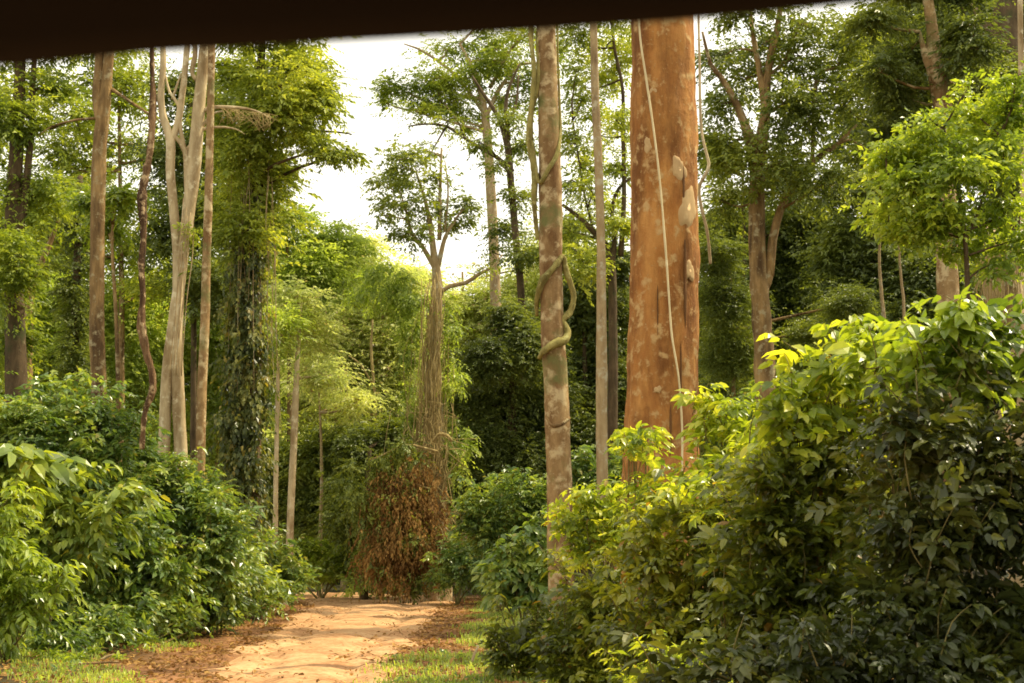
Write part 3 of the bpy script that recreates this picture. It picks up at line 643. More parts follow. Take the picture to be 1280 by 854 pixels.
# --- centre right
C4P = [(703, 790, 36), (702, 735, 33), (700, 640, 32), (698, 560, 31), (695, 480, 30), (691, 400, 29), (689, 320, 28), (688, 240, 29), (686, 170, 26), (684, 100, 25), (683, 40, 25), (681, -60, 23), (678, -200, 18)]
r, g = tree('liana_wrapped_tree', 'slender mottled tan trunk with green lianas coiled around it', 30, [C4P], [(650, -250, 90, 40, .3), (730, -230, 70, 34, .2)], B_tan, G_top, leaf=NEAR, seed=36, sides=28, rough=.035, step=.15)
def coil(pts, Y=30):
    P = []; R = []
    for (x, y, w_, dz) in pts: P.append(W(x, y, Y + dz)); R.append(M_(w_ / 2, Y))
    return P, R
for k, pts in enumerate(([(667, -40, 6, -.1), (664, 40, 7, -.1), (668, 90, 7, -.15), (664, 140, 8, -.1), (662, 175, 8, -.05), (669, 215, 7, -.05), (668, 255, 6, 0), (672, 300, 5, .1)],
                         [(672, 40, 5, 0), (673, 100, 5, -.1), (664, 150, 5, 0), (667, 200, 6, -.1), (674, 228, 6, -.22), (686, 210, 5.5, -.28), (697, 190, 5, -.2), (700, 160, 4, .05), (699, 120, 3.5, .1), (697, 60, 3, .1), (696, -30, 3, .1)],
                         [(671, 395, 5, .15), (671, 375, 7, -.05), (678, 352, 8, -.25), (692, 335, 8, -.28), (703, 322, 7, -.15), (706, 335, 7, -.05), (713, 355, 8, 0), (717, 372, 8.5, 0), (713, 390, 8, -.02), (705, 398, 7, -.1),
                          (704, 402, 6, -.1), (710, 414, 8, -.1), (706, 425, 9, -.2), (695, 430, 9, -.28), (682, 438, 8, -.28), (674, 448, 5, -.08)],
                         [(682, 520, 3, -.1), (690, 532, 4, -.28), (702, 530, 4, -.3), (712, 522, 3, -.12)])):
    cmb = MB(); P, R = coil(pts); tube(cmb, P, np.array(R) * np.random.default_rng(k).uniform(.75, 1.25, len(R)), 16, .05, .16, 90 + k, relief=.25); cmb.build('liana_coil', B_vine if k < 3 else B_brown, r, True)
tree('forest_tree', 'thin grey straight trunk between the liana-wrapped and the big orange trunks', 42,
     [[(754, 690, 15), (753, 590, 14), (752, 470, 14), (752, 380, 12), (751, 300, 11), (748, 200, 10.5), (744, 120, 10), (742, 40, 9.5), (740, -60, 8), (738, -150, 5)]],
     [(710, -180, 70, 40, .3), (770, -160, 60, 40, .3)], B_grey, G_top, leaf=MIDL, seed=37, rough=.06)
bgtree('dark green tree filling the gap between the two nearest trunks', 730, 72, 9, 330,
       [(720, 380, 34, 50, 1.8), (760, 400, 34, 50, 1.9), (730, 470, 46, 50, 2.4), (770, 500, 34, 60, 2.4), (735, 560, 50, 40, 2.6), (715, 300, 26, 40, 1.2), (770, 330, 30, 40, 1.5)], G_dark, B_dark, seed=38)
r, g = tree('forest_tree', 'branching leafy tree with dark limbs against the sky behind the grey trunk', 58,
     [[(765, 640, 14), (766, 460, 12), (765, 340, 10), (758, 310, 9), (742, 290, 7), (722, 270, 5), (703, 256, 4)], [(764, 340, 8), (768, 300, 7), (765, 260, 5), (774, 235, 4), (790, 222, 3)],
      [(776, 320, 7), (780, 250, 6), (779, 170, 5), (778, 110, 4), (768, 60, 4), (764, 20, 3)], [(768, 290, 4), (748, 260, 3), (735, 228, 2)], [(742, 290, 3), (730, 240, 2.6), (722, 190, 2), (716, 150, 1.5)]],
     [(720, 90, 22, 22, 1.2), (725, 130, 20, 20, 1.1), (715, 180, 22, 24, 1.1), (735, 205, 30, 16, 1.3), (770, 150, 22, 26, 1.1), (775, 90, 26, 34, 1.3), (720, 50, 30, 20, 1.3), (770, 205, 28, 20, 1.2), (740, 240, 26, 20, 1.0), (715, 290, 24, 20, 1.0),
      (775, 280, 26, 20, 1.3), (730, 330, 34, 26, 1.4), (760, 20, 50, 30, 1.1), (700, 10, 40, 30, 1.0), (715, 225, 20, 24, .9), (730, 110, 44, 34, .6), (750, 170, 50, 40, .7), (745, 270, 50, 34, .9), (760, 60, 40, 40, .8)], B_dark, G_top2, leaf=dict(MIDL, flat=.45, boost=1.0, clump=.42), seed=39, limb=.05)
# big orange trunk
BIG = [(822, 760, 112), (824, 650, 99), (827, 560, 92), (829, 460, 88), (831, 380, 86), (831, 300, 86), (830, 200, 84), (829, 120, 82), (828, 30, 80), (827, -80, 78), (825, -240, 70), (822, -420, 56)]
r, g = tree('big_orange_tree', 'massive orange-brown trunk with pale lichen patches, thickest in view', 26, [BIG, [(826, -260, 40), (760, -420, 26), (680, -540, 12)], [(824, -300, 40), (900, -430, 26), (980, -540, 12)]],
            [(690, -600, 120, 50, .3), (960, -600, 120, 50, .12), (830, -680, 140, 50, .15)], B_orange, G_top, leaf=NEAR, seed=40, sides=64, rough=.012, step=.12, limb=.12)
bx_, by_ = None, None
def trunk_at(py, Y=26):
    ys_ = np.array([p[1] for p in BIG][::-1]); xs_ = np.array([p[0] for p in BIG][::-1]); ws_ = np.array([p[2] for p in BIG][::-1])
    return np.interp(py, ys_, xs_), np.interp(py, ys_, ws_)
def patch(px, py, rx, ry, mat, name, seed, lift=.012, lean=0.0):
    """an irregular plate of bark hugging the trunk"""
    g = np.random.default_rng(seed); n = 40; rings = 5; V = []
    ph = g.uniform(0, 6.28, 5)
    for q in range(rings + 1):
        for k in range(n):
            a = 2 * PI * k / n
            w_ = 1 + .16 * math.sin(2 * a + ph[0]) + .12 * math.sin(3 * a + ph[1]) + .08 * math.sin(5 * a + ph[2]) + .05 * math.sin(9 * a + ph[3])
            s = q / rings
            yq = py + ry * w_ * s * math.sin(a); cx, wd = trunk_at(yq)
            xq = px + rx * w_ * s * math.cos(a) + lean * (yq - py)
            u = np.clip((xq - cx) / (wd / 2), -.985, .985)
            rad = M_(wd / 2, 26)
            c0 = W(cx, yq, 26)
            rr_ = rad * 1.03 + lift * (1 - s ** 4) - (.03 if q == rings else 0)
            ang = math.asin(u)
            V.append((c0[0] + rr_ * math.sin(ang), c0[1] - rr_ * math.cos(ang), c0[2]))
    F = []
    for q in range(rings):
        for k in range(n):
            a = q * n + k; b = q * n + (k + 1) % n; F += [(a, b, b + n), (a, b + n, a + n)]
    m_ = MB(); m_.add(V, F); return m_.build(name, mat, r, True)
patch(856, 268, 12, 26, B_rock, 'bark_scar', 1, .018)
for q in ((812, 128, 5, 8), (806, 192, 5, 10), (845, 222, 9, 15), (808, 545, 7, 7), (858, 345, 6, 13), (818, 492, 4, 5)):
    patch(*q, B_rock, 'lichen_patch', q[0] * 3 + q[1], .004)
for q in ((852, 365, 1.7, 50), (833, 540, 1.3, 30), (850, 240, 1.2, 30), (818, 400, .8, 34), (846, 470, .9, 40)): patch(*q, B_slit, 'bark_fissure', q[0], .006)
rope = MB(); P = []; R = []
for (x, y) in ((797, -60), (799, 35), (808, 100), (818, 170), (826, 240), (831, 300), (836, 370), (840, 420), (848, 470), (852, 520), (853, 560), (852, 610)):
    P.append(W(x, y, 26 - M_(46, 26) - .10)); R.append(.019)
tube(rope, P, R, 7, .15, .15, 5)
ro = rope.build('aerial_root', B_rope, None, True)
tag(ro, 'long thin pale aerial root hanging in front of the orange trunk', 'aerial root')
# --- right side trees
r, g = tree('forked_brown_tree', 'brown trunk splitting into a wide V right of the orange trunk', 45,
     [[(958, 640, 26), (957, 480, 25), (952, 400, 24), (948, 330, 22), (946, 250, 20), (945, 205, 20), (932, 160, 12), (918, 125, 9), (900, 95, 7), (888, 80, 5), (878, 40, 3)],
      [(947, 250, 14), (950, 190, 16), (957, 140, 13), (958, 100, 11), (966, 60, 9), (974, 20, 7), (980, -60, 4)], [(956, 140, 8), (948, 80, 8), (942, 50, 6), (936, 0, 4)],
      [(962, 345, 12), (966, 300, 11), (976, 262, 10), (990, 235, 9), (1005, 215, 8), (1025, 195, 7), (1045, 182, 6), (1062, 165, 4), (1078, 150, 2)], [(960, 95, 5), (978, 80, 4), (988, 60, 3)], [(955, 360, 14), (961, 345, 12), (965, 320, 10)],
      [(1015, 208, 5), (1017, 160, 6), (1019, 115, 5), (1022, 90, 3)], [(1040, 185, 4), (1060, 175, 3), (1072, 180, 2)]],
     [(905, 70, 34, 26, 1.1), (950, 60, 34, 26, 1.1), (1000, 70, 30, 30, .9), (900, 130, 24, 26, 1.1), (1010, 150, 28, 26, 1.2), (980, 130, 28, 30, 1.2), (910, 190, 30, 30, 1.4), (985, 200, 30, 26, 1.3), (1055, 130, 26, 26, .9),
      (900, 250, 30, 30, 1.8), (1000, 30, 50, 30, 1.0), (930, 10, 50, 26, 1.0), (1065, 60, 30, 38, 1.1), (1070, 190, 30, 30, 1.1), (975, 165, 26, 24, 1.0), (930, 100, 50, 44, .7), (1000, 110, 60, 44, .8), (1050, 100, 50, 50, .7), (900, 170, 34, 44, .7), (1030, 230, 44, 30, 1.1), (960, 210, 50, 40, 1.0), (1085, 120, 30, 40, 1.1)],
     B_brown, G_mid, leaf=dict(MIDL, ll=.22, lw=.11, boost=1.35, clump=.42), seed=41, limb=.05, sides=16, rough=.07)
bgtree('dark green tree behind the V-shaped brown trunk', 930, 64, 9, 200,
       [(900, 300, 40, 40, 2.0), (945, 320, 46, 50, 2.2), (1000, 290, 46, 46, 2.0), (905, 390, 44, 50, 2.6), (985, 380, 50, 50, 2.6), (920, 450, 50, 40, 2.6), (1010, 440, 46, 40, 2.6), (890, 200, 24, 40, 1.2), (980, 240, 34, 34, 1.4)], G_dark, B_dark, seed=42)
bgtree('dark green tree in the shade behind the bright leafy bough', 1090, 60, 9, 180,
       [(1060, 310, 44, 44, 2.0), (1110, 330, 44, 46, 2.2), (1160, 350, 46, 50, 2.4), (1080, 380, 50, 44, 2.6), (1140, 410, 60, 40, 2.6), (1050, 240, 30, 34, 1.2), (1100, 230, 40, 40, 1.6), (1220, 350, 50, 60, 2.4), (1040, 440, 40, 40, 2.6)], G_dark, B_dark, seed=43)
bgtree('olive bushy tree with fine leaves at the foot of the V-shaped tree', 915, 52, 7, 330,
       [(895, 320, 30, 30, 1.6), (905, 380, 34, 36, 1.8), (915, 440, 40, 40, 2.0), (900, 500, 40, 40, 2.2), (1060, 380, 34, 26, 1.8), (1010, 420, 30, 24, 1.6)], G_mid, seed=44, leaf=dict(MIDL, ll=.14, lw=.06, nl=9, L=.5))
tree('hanging_liana', 'thin pale wavy liana hanging just right of the orange trunk', 36,
     [[(888, 330, 4), (884, 290, 4), (877, 260, 4), (874, 235, 4.4), (882, 218, 4.5), (886, 205, 4.5), (880, 180, 4), (876, 150, 4), (874, 60, 3), (872, -60, 3)]], [], B_pale, cat='liana', seed=45, ground=False, sides=8, rough=.1, step=.1)
tree('broken_tree', 'leaning pale weathered trunk in the dark foliage at top right', 34,
     [[(1190, 640, 24), (1184, 300, 24), (1182, 160, 24), (1176, 110, 25), (1170, 80, 22), (1166, 40, 14), (1160, 0, 12), (1150, -90, 9)], [(1170, 100, 16), (1160, 75, 12), (1154, 58, 7), (1150, 40, 3)]],
     [(1140, 70, 44, 26, 2.0), (1100, 30, 50, 20, 1.6), (1130, 120, 34, 34, 1.8), (1210, 60, 34, 44, 2.0), (1220, 110, 44, 22, 2.0), (1110, 160, 30, 30, 1.4), (1180, -20, 80, 30, 2.0), (1100, 90, 30, 26, 1.2)],
     B_tan, G_dark, leaf=dict(NEAR, ll=.2, lw=.09), seed=46, limb=.05, rough=.10)
tree('forest_tree', 'thick dark forked trunk in the top right corner', 40,
     [[(1262, 640, 48), (1262, 300, 46), (1260, 120, 46), (1258, 60, 42), (1262, 10, 34), (1275, -60, 26)], [(1256, 80, 24), (1238, 45, 20), (1215, 15, 16), (1190, -20, 12)]],
     [(1250, 180, 60, 60, 2.0, -2), (1250, 90, 40, 20, .9, -1.5), (1200, 10, 50, 30, 1.6, 2), (1280, 20, 40, 60, 1.4, 2.5), (1240, 140, 50, 20, 1.2, -1)], B_dark, G_dark, leaf=dict(NEAR, ll=.2, lw=.09), seed=47, rough=.10)
tree('slim_tree', 'thin pale trunk cut by the right edge near the top', 30,
     [[(1282, 640, 8), (1280, 300, 8), (1277, 130, 7), (1275, 0, 6.5), (1273, -120, 5)]], [(1290, -160, 60, 30, .25)], B_pale, G_top, leaf=NEAR, seed=48)
r, g = tree('leafy_tree', 'bright sunlit leafy bough of a slim tree at the right edge', 20,
     [[(1212, 560, 8), (1213, 440, 7), (1210, 380, 7), (1208, 320, 6), (1202, 260, 5), (1190, 200, 4), (1180, 160, 3)], [(1208, 300, 4), (1235, 230, 3.4), (1250, 170, 2.4)], [(1204, 270, 3.4), (1150, 240, 2.6), (1110, 220, 2)]],
     [(1120, 200, 36, 26, 1.7, .4), (1165, 180, 40, 30, 1.8, 0), (1215, 140, 36, 24, 1.7, .6), (1260, 130, 30, 26, 1.7, 0), (1140, 240, 44, 26, 1.9, -.4), (1200, 210, 44, 34, 2.0, -.5), (1255, 200, 34, 40, 2.0, -.2), (1130, 280, 34, 22, 1.8, 0), (1190, 270, 40, 26, 2.0, -.3),
      (1255, 270, 34, 30, 1.8, .1), (1100, 240, 20, 22, 1.2, 0), (1150, 215, 60, 50, 1.2, .5), (1235, 170, 60, 60, 1.4, .6), (1270, 300, 34, 44, 1.6, .3), (1240, 330, 30, 24, .9, 0), (1190, 310, 40, 20, 1.2, .3), (1110, 180, 24, 18, 1.0, 0), (1270, 95, 34, 20, 1.2, 0), (1160, 290, 40, 26, 1.4, .2), (1110, 280, 30, 22, 1.2, .2), (1210, 110, 22, 12, .9, 0), (1165, 150, 30, 14, 1.2, 0)],
     B_dark, G_bright, leaf=dict(ll=.14, lw=.075, nl=5, L=.26, clump=.36, kind='dia', droop=.25, flat=.6, tilt=.6), seed=49, limb=.02, sides=10)
r, g = tree('tangled_tree', 'stout pale grey trunk hung with rootlets behind the right thicket', 27,
     [[(1268, 700, 58), (1266, 520, 54), (1262, 420, 50), (1252, 350, 46), (1244, 310, 38), (1238, 295, 22), (1230, 285, 8)]],
     [(1230, 330, 12, 14, .5, -.6), (1262, 300, 24, 14, .8, -.4)], B_grey, G_bright, leaf=NEAR, seed=50, rough=.12, sides=20, limbs=False)
vm = MB()
for k in range(40):
    x0 = g.uniform(1222, 1275); y0 = g.uniform(290, 350); P, R = path([(x0, y0, 1.6), (x0 + g.uniform(-8, 8), y0 + 35, 1.6), (x0 + g.uniform(-12, 12), y0 + g.uniform(60, 110), 1.0)], 26.3 + g.uniform(-.25, .1)); tube(vm, P, R, 5, .2, .1, k)
vm.build('rootlet', B_straw, r, True)
# small trees and thin stems deep in the right-hand wood
for k, (x, y0, y1, w_, lb) in enumerate(((1105, 420, 320, 5, 'thin leaning brown stem deep in the right-hand wood'), (1130, 400, 310, 4, 'thin upright pale stem deep in the right-hand wood'), (1175, 360, 300, 4, 'short pale stem showing left of the tangled trunk'))):
    tree('slim_tree', lb, 50, [[(x, 640, w_), (x, y0, w_), (x - 3, (y0 + y1) / 2, w_ * .9), (x - 6, y1, w_ * .7), (x - 2, y1 - 60, 2)]], [(x, y1 - 50, 22, 16, .8)], B_grey, G_warm, leaf=MIDL, seed=60 + k)

# ------------------------------------------------------------------ the far wood
def far_mass(name, label, specs, leafm, seed, leaf, cover=2.2):
    g = np.random.default_rng(seed); mb = MB()
    for (x0, x1, y0, y1, Y, n, rpx) in specs:
        for k in range(n):
            px = g.uniform(x0, x1); py = g.uniform(y0, y1)
            q = rpx * g.uniform(.7, 1.3); yy_ = Y * g.uniform(.96, 1.06)
            foliage(mb, W(px, py, yy_), (M_(q, Y), M_(q, Y) * .8, M_(q * .8, Y)), cover, g, **leaf)
    return tag(mb.build(name, leafm), label, 'far wood', kind='stuff')
FF = dict(ll=.62, lw=.32, nl=6, L=1.3, clump=.3)
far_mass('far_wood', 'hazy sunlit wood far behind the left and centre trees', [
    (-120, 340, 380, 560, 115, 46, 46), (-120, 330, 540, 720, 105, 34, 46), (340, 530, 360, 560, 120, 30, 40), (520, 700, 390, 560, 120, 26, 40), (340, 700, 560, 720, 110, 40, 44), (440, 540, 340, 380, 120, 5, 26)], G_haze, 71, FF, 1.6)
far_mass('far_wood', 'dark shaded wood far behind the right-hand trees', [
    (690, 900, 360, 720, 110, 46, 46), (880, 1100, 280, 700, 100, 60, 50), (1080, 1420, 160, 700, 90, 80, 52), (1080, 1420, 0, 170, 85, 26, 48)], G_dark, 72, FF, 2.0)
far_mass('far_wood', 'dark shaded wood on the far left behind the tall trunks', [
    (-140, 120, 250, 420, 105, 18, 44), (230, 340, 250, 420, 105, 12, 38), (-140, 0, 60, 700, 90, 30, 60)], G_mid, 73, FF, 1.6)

# ------------------------------------------------------------------ shrubs
def shrub(name, label, base_px, Y, blobs, leafm, leaf, seed, cat='shrub', group=None, stem=None, nsh=4, sr=1.0, dy=0, ns=4, base=None):
    g = np.random.default_rng(seed)
    bxw = W(base_px, BASEY(Y), Y)[0]
    base = np.array((bxw, Y, hfun(np.array([bxw]), np.array([float(Y)]))[0] - .05))
    root = thing(name, base, label, cat, group)
    lf = MB(); wd = MB()
    for b in blobs:
        cov = b[4] if len(b) > 4 else 2; dY = b[5] if len(b) > 5 else 0
        c = W(b[0], b[1] + dy, Y + dY); r_ = np.array((M_(b[2], Y), max(.5, M_((b[2] + b[3]) / 2, Y)), M_(b[3], Y)))
        foliage(lf, c, r_, cov, g, **leaf)
        s0 = base + g.normal(0, .12, 3) * (1, 1, 0); m = (s0 + c) / 2 + g.normal(0, .12, 3)
        tube(wd, [s0, m, c], [.02 * sr * Y / 25, .014 * sr * Y / 25, .007 * sr], 6, .3, .08, int(g.integers(1e5)))
        shoots(lf, wd, c, r_, g, nsh, leaf)
        for q in range(ns):
            e = blob_points(c, r_ * .95, 1, g, .6)[0]; tube(wd, [m * .4 + c * .6, (c + e) / 2 + g.normal(0, .04, 3), e], [.007, .005, .003], 5, .3)
    wd.build('stem', stem or B_moss, root, True); lf.build('foliage', leafm, root)
    return root, g
def shoots(lf, wd, c, r_, g, n, leaf):
    for q in range(n):
        a = g.uniform(0, 2 * PI); b = c + r_ * np.array((math.cos(a) * .8, math.sin(a) * .5 - .3, g.uniform(.2, .75)))
        h = g.uniform(.5, 1.25) * min(1.0, r_[2] + .2); d = norm(np.array((g.normal(0, .45) + math.cos(a) * .3, g.normal(0, .3), 1.)))
        e = b + d * h; tube(wd, [b, (b + e) / 2 + g.normal(0, .03, 3), e], [.006, .005, .003], 4, .3)
        k = int(g.integers(5, 10)); t = np.linspace(.3, 1, k)[:, None]; PP = b + (e - b) * t
        D = g.normal(0, 1, (k, 3)); D[:, 2] = .15
        sprigs(lf, PP, D, leaf['ll'] * 1.3, 4, leaf['ll'] * 1.05, leaf['lw'] * 1.05, g, leaf.get('kind', 'dia'), .3)
LS = dict(ll=.22, lw=.11, nl=7, L=.5, clump=.36, kind='dia', droop=.2, per=14, flat=.6, lo=.1, tilt=.5)
LH = dict(ll=.22, lw=.11, nl=7, L=.5, clump=.36, kind='hex', droop=.25, per=12, flat=.6, lo=.1, tilt=.5)
# left thicket
shrub('shrub', 'tall light green shrub at the top of the left thicket by the left edge', 10, 35, [(0, 510, 50, 30, 2.4), (50, 520, 46, 34, 2.6), (20, 570, 60, 40, 3), (75, 565, 40, 34, 2.6), (-50, 520, 50, 60, 2.4)], G_left, LS, 101, dy=14)
shrub('shrub', 'rounded green shrub below the forked brown trunk, left thicket', 120, 36, [(70, 490, 40, 20, 2.0), (130, 500, 40, 24, 2.0), (110, 510, 40, 30, 2.6), (150, 540, 34, 30, 2.6), (100, 565, 46, 36, 3), (150, 590, 44, 36, 3), (95, 620, 46, 34, 3)], G_left, LS, 102, dy=18)
shrub('shrub', 'leafy shrub below the twisted liana, left thicket', 190, 37, [(175, 560, 30, 24, 2.2), (215, 585, 34, 24, 2.2), (245, 610, 30, 24, 2.2), (270, 690, 30, 40, 2.4), (290, 650, 24, 26, 2.0), (190, 590, 36, 30, 2.8), (225, 615, 34, 28, 2.6), (185, 640, 42, 34, 3), (240, 650, 34, 30, 2.8), (200, 690, 46, 34, 3)], G_left, LS, 103, dy=16)
shrub('shrub', 'light green drooping sapling in front of the mottled straight trunk', 262, 38, [(262, 600, 20, 12, 1.4), (275, 630, 18, 12, 1.4), (250, 620, 20, 16, 1.6), (270, 660, 26, 24, 2.2), (268, 700, 30, 30, 2.4)], G_big, dict(LS, ll=.2, lw=.08), 104, dy=10)
shrub('shrub', 'shady dark shrub at the foot of the left thicket, nearest the road', 230, 38.5, [(215, 735, 40, 28, 3), (255, 725, 36, 30, 2.8), (270, 755, 26, 20, 2.6), (230, 765, 36, 14, 2.4), (180, 745, 40, 26, 2.8)], G_left, LH, 105)
shrub('shrub', 'big-leaved glossy shrub in the middle of the left thicket', 60, 33, [(60, 630, 40, 30, 1.6), (90, 690, 46, 30, 1.8), (40, 680, 44, 34, 1.8), (130, 655, 34, 26, 1.3), (20, 610, 34, 26, 1.4)], G_big,
      dict(ll=.37, lw=.17, nl=5, L=.5, clump=.4, kind='hex', droop=.3, per=8, flat=.7), 106)
shrub('shrub', 'dense dark green shrub under the big-leaved one, left thicket', 90, 34, [(80, 660, 60, 40, 2.8, .8), (140, 690, 50, 40, 2.8, .8), (110, 740, 60, 34, 2.8, .6), (150, 770, 46, 14, 2.4), (30, 710, 50, 44, 2.8, .8), (60, 770, 50, 24, 2.6, .6)], G_left, LH, 107)
shrub('shrub', 'yellow-green feathery shrub at the lower left edge', 10, 29, [(10, 690, 30, 24, 1.5), (20, 735, 34, 26, 1.7), (45, 765, 30, 18, 1.4), (5, 780, 30, 22, 1.6), (60, 735, 20, 16, 1.1), (-40, 700, 40, 80, 2.0), (0, 640, 24, 20, 1.2)], G_bright,
      dict(ll=.24, lw=.085, nl=8, L=.55, clump=.36, kind='hex', droop=.3, per=9, flat=.6, tilt=.2), 108)
shrub('shrub', 'broad-leaved plant with a yellowing leaf at the left edge', 5, 30, [(6, 585, 16, 12, 1.0), (20, 610, 18, 12, .9), (4, 600, 14, 18, 1.0)], G_big, dict(ll=.5, lw=.24, nl=4, L=.5, clump=.5, kind='hex', droop=.3, per=6), 109)
shrub('shrub', 'bright yellow-green shrub right of the left thicket before the ivy column', 300, 44, [(285, 670, 22, 22, 2.2), (300, 700, 28, 26, 2.4), (320, 730, 26, 24, 2.4), (305, 745, 26, 18, 2.2), (275, 700, 22, 30, 2.2)], G_bright, LS, 110)
shrub('shrub', 'feathery green shrub narrowing toward the road, end of the left thicket', 340, 50, [(345, 700, 26, 18, 2.2), (340, 725, 30, 20, 2.4), (360, 735, 20, 14, 2.2), (325, 690, 22, 22, 2.0), (372, 722, 18, 14, 1.8)], G_left, LS, 111)
shrub('shrub', 'low leafy skirt of the left thicket along the road edge', 170, 33, [(60, 800, 50, 16, 2.0, -2), (120, 785, 44, 22, 2.4, -.5), (175, 785, 36, 16, 2.0, 1.5), (215, 775, 40, 22, 2.6, 3), (255, 768, 34, 22, 2.6, 5), (290, 760, 30, 22, 2.6, 8), (320, 752, 26, 18, 2.4, 11), (350, 748, 24, 12, 2.2, 14)], G_left, LS, 114)
shrub('shrub', 'sloping leafy middle of the left thicket under the liana', 220, 36, [(160, 690, 44, 50, 2.6, -.5), (205, 720, 44, 44, 2.6, -.5), (245, 700, 40, 44, 2.6, 1), (280, 725, 34, 34, 2.6, 2), (310, 715, 30, 30, 2.2, 5)], G_left, LH, 115, dy=8)
# left background filler behind the thicket
shrub('shrub', 'sunlit shrub on the far road bank beneath the two pale trunks', 400, 69, [(395, 690, 26, 13, 2.2), (425, 690, 26, 14, 2.4), (400, 712, 30, 16, 2.6), (435, 715, 26, 18, 2.6), (450, 700, 18, 14, 2.0), (370, 700, 20, 16, 2.2)], G_bright, dict(LS, ll=.24, lw=.11), 112)
shrub('shrub', 'small shrub at the foot of the dead-leaf curtain', 470, 66, [(462, 715, 18, 18, 1.8), (490, 735, 18, 9, 1.5), (450, 735, 18, 8, 1.6)], G_warm, LS, 113)
# right of the road end
shrub('shrub', 'dark rounded shrub right of the vine-draped trunk by the road', 570, 60, [(560, 720, 22, 20, 2.4), (585, 710, 24, 26, 2.4), (575, 690, 24, 20, 2.0), (605, 725, 22, 18, 2.2)], G_left, dict(LS, ll=.24, lw=.11), 114)
shrub('shrub', 'mid-green layered shrub in front of the dark conical tree', 625, 50, [(610, 620, 30, 22, 2.4), (650, 610, 34, 24, 2.6), (620, 660, 36, 30, 2.8), (665, 660, 34, 36, 2.8), (590, 650, 20, 24, 1.8), (630, 700, 36, 24, 2.6), (680, 620, 24, 26, 2.2)], G_left, dict(LS, ll=.24, lw=.12), 115, dy=8)
shrub('shrub', 'leafy shrub left of the base of the liana-wrapped trunk', 655, 38, [(640, 710, 30, 22, 2.4), (670, 690, 26, 26, 2.4), (655, 740, 30, 22, 2.4), (625, 735, 18, 16, 1.8), (672, 730, 24, 30, 2.4)], G_left, dict(LH, ll=.26, lw=.13), 116)
shrub('shrub', 'green bush standing behind the thin grey trunk', 750, 46, [(740, 610, 36, 26, 2.6), (770, 640, 30, 40, 2.8), (735, 650, 30, 30, 2.6), (725, 590, 22, 20, 2.0), (775, 590, 24, 26, 2.2), (880, 580, 50, 40, 2.6), (930, 540, 50, 40, 2.6), (830, 600, 60, 40, 2.4), (985, 500, 44, 36, 2.4)], G_left, dict(LS, ll=.24, lw=.11), 117)
# right thicket: from its low far end to its tall near end
RT = dict(ll=.145, lw=.075, nl=6, L=.32, clump=.38, kind='hex', droop=.10, per=10, flat=.6, lo=.0, tilt=.6, boost=.85)
shrub('shrub', 'low dark bush where the right thicket meets the road', 650, 25, [(655, 770, 26, 24, 2.6), (640, 795, 24, 20, 2.4), (680, 790, 30, 30, 2.8), (665, 825, 34, 20, 2.6), (710, 760, 24, 26, 2.4)], G_right, RT, 120, dy=25)
shrub('shrub', 'yellow-leaved bush wrapping the base of the liana-wrapped trunk', 735, 24, [(712, 636, 24, 12, 1.6), (740, 625, 26, 16, 1.9), (765, 650, 30, 24, 2.2), (735, 670, 26, 24, 2.2), (750, 610, 18, 10, 1.4), (770, 610, 22, 14, 1.8)], G_tip, dict(RT, ll=.14, lw=.075, L=.32), 121, dy=22)
shrub('shrub', 'leafy bush below the yellow-leaved bush, right thicket', 745, 21, [(745, 710, 44, 34, 2.8), (735, 760, 46, 34, 2.8), (790, 740, 46, 40, 3), (760, 810, 60, 34, 3), (715, 800, 30, 40, 2.6)], G_right, RT, 122, dy=40)
shrub('shrub', 'bright yellow sapling sprouting in front of the orange trunk', 800, 21, [(797, 535, 20, 10, .8), (786, 556, 15, 10, .6), (812, 552, 16, 10, .6), (824, 612, 34, 14, .9), (795, 615, 30, 14, 1.2)], G_tip, dict(RT, ll=.15, lw=.07, L=.32), 123, dy=18)
shrub('shrub', 'bright leafy branch tips at the right foot of the orange trunk', 880, 18, [(880, 498, 20, 12, 1.5), (900, 510, 20, 14, 1.4), (895, 545, 28, 18, 1.2), (878, 585, 34, 20, 1.5), (930, 525, 34, 26, 2.2), (940, 570, 54, 24, 1.4, -1.2), (880, 620, 50, 24, 1.0, -1.4), (820, 640, 40, 20, .8, 1.5)], G_tip, dict(RT, ll=.15, lw=.07, L=.32), 124, dy=24)
shrub('shrub', 'dense mid-green bush in front of the orange trunk, right thicket', 840, 17, [(830, 640, 50, 30, 2.8), (880, 610, 50, 36, 2.8), (850, 690, 60, 40, 3), (920, 670, 60, 44, 3), (820, 740, 60, 40, 3), (900, 750, 70, 44, 3), (830, 820, 60, 36, 3)], G_right, RT, 125, dy=52)
shrub('shrub', 'tall sunlit bush with large pale backlit leaves on top', 1040, 13, [(1065, 410, 30, 18, 1.5), (1040, 440, 36, 20, 1.7), (1010, 465, 30, 20, 1.7), (1090, 430, 30, 18, 1.6), (1000, 500, 50, 24, 2.0), (960, 525, 34, 24, 2.0), (1060, 475, 50, 26, 2.0)], G_tip,
      dict(ll=.15, lw=.085, nl=6, L=.30, clump=.36, kind='hex', droop=.3, per=8, flat=.7, tilt=.5), 126, dy=42)
shrub('shrub', 'leafy mass under the tall sunlit bush, right thicket', 1000, 13, [(980, 560, 60, 40, 2.8), (1050, 540, 60, 44, 2.8), (960, 620, 60, 44, 3), (1040, 630, 70, 50, 3), (980, 700, 70, 50, 3), (1060, 720, 80, 50, 3), (960, 780, 70, 50, 3)], G_right, dict(RT, ll=.125, lw=.068), 127, dy=45)
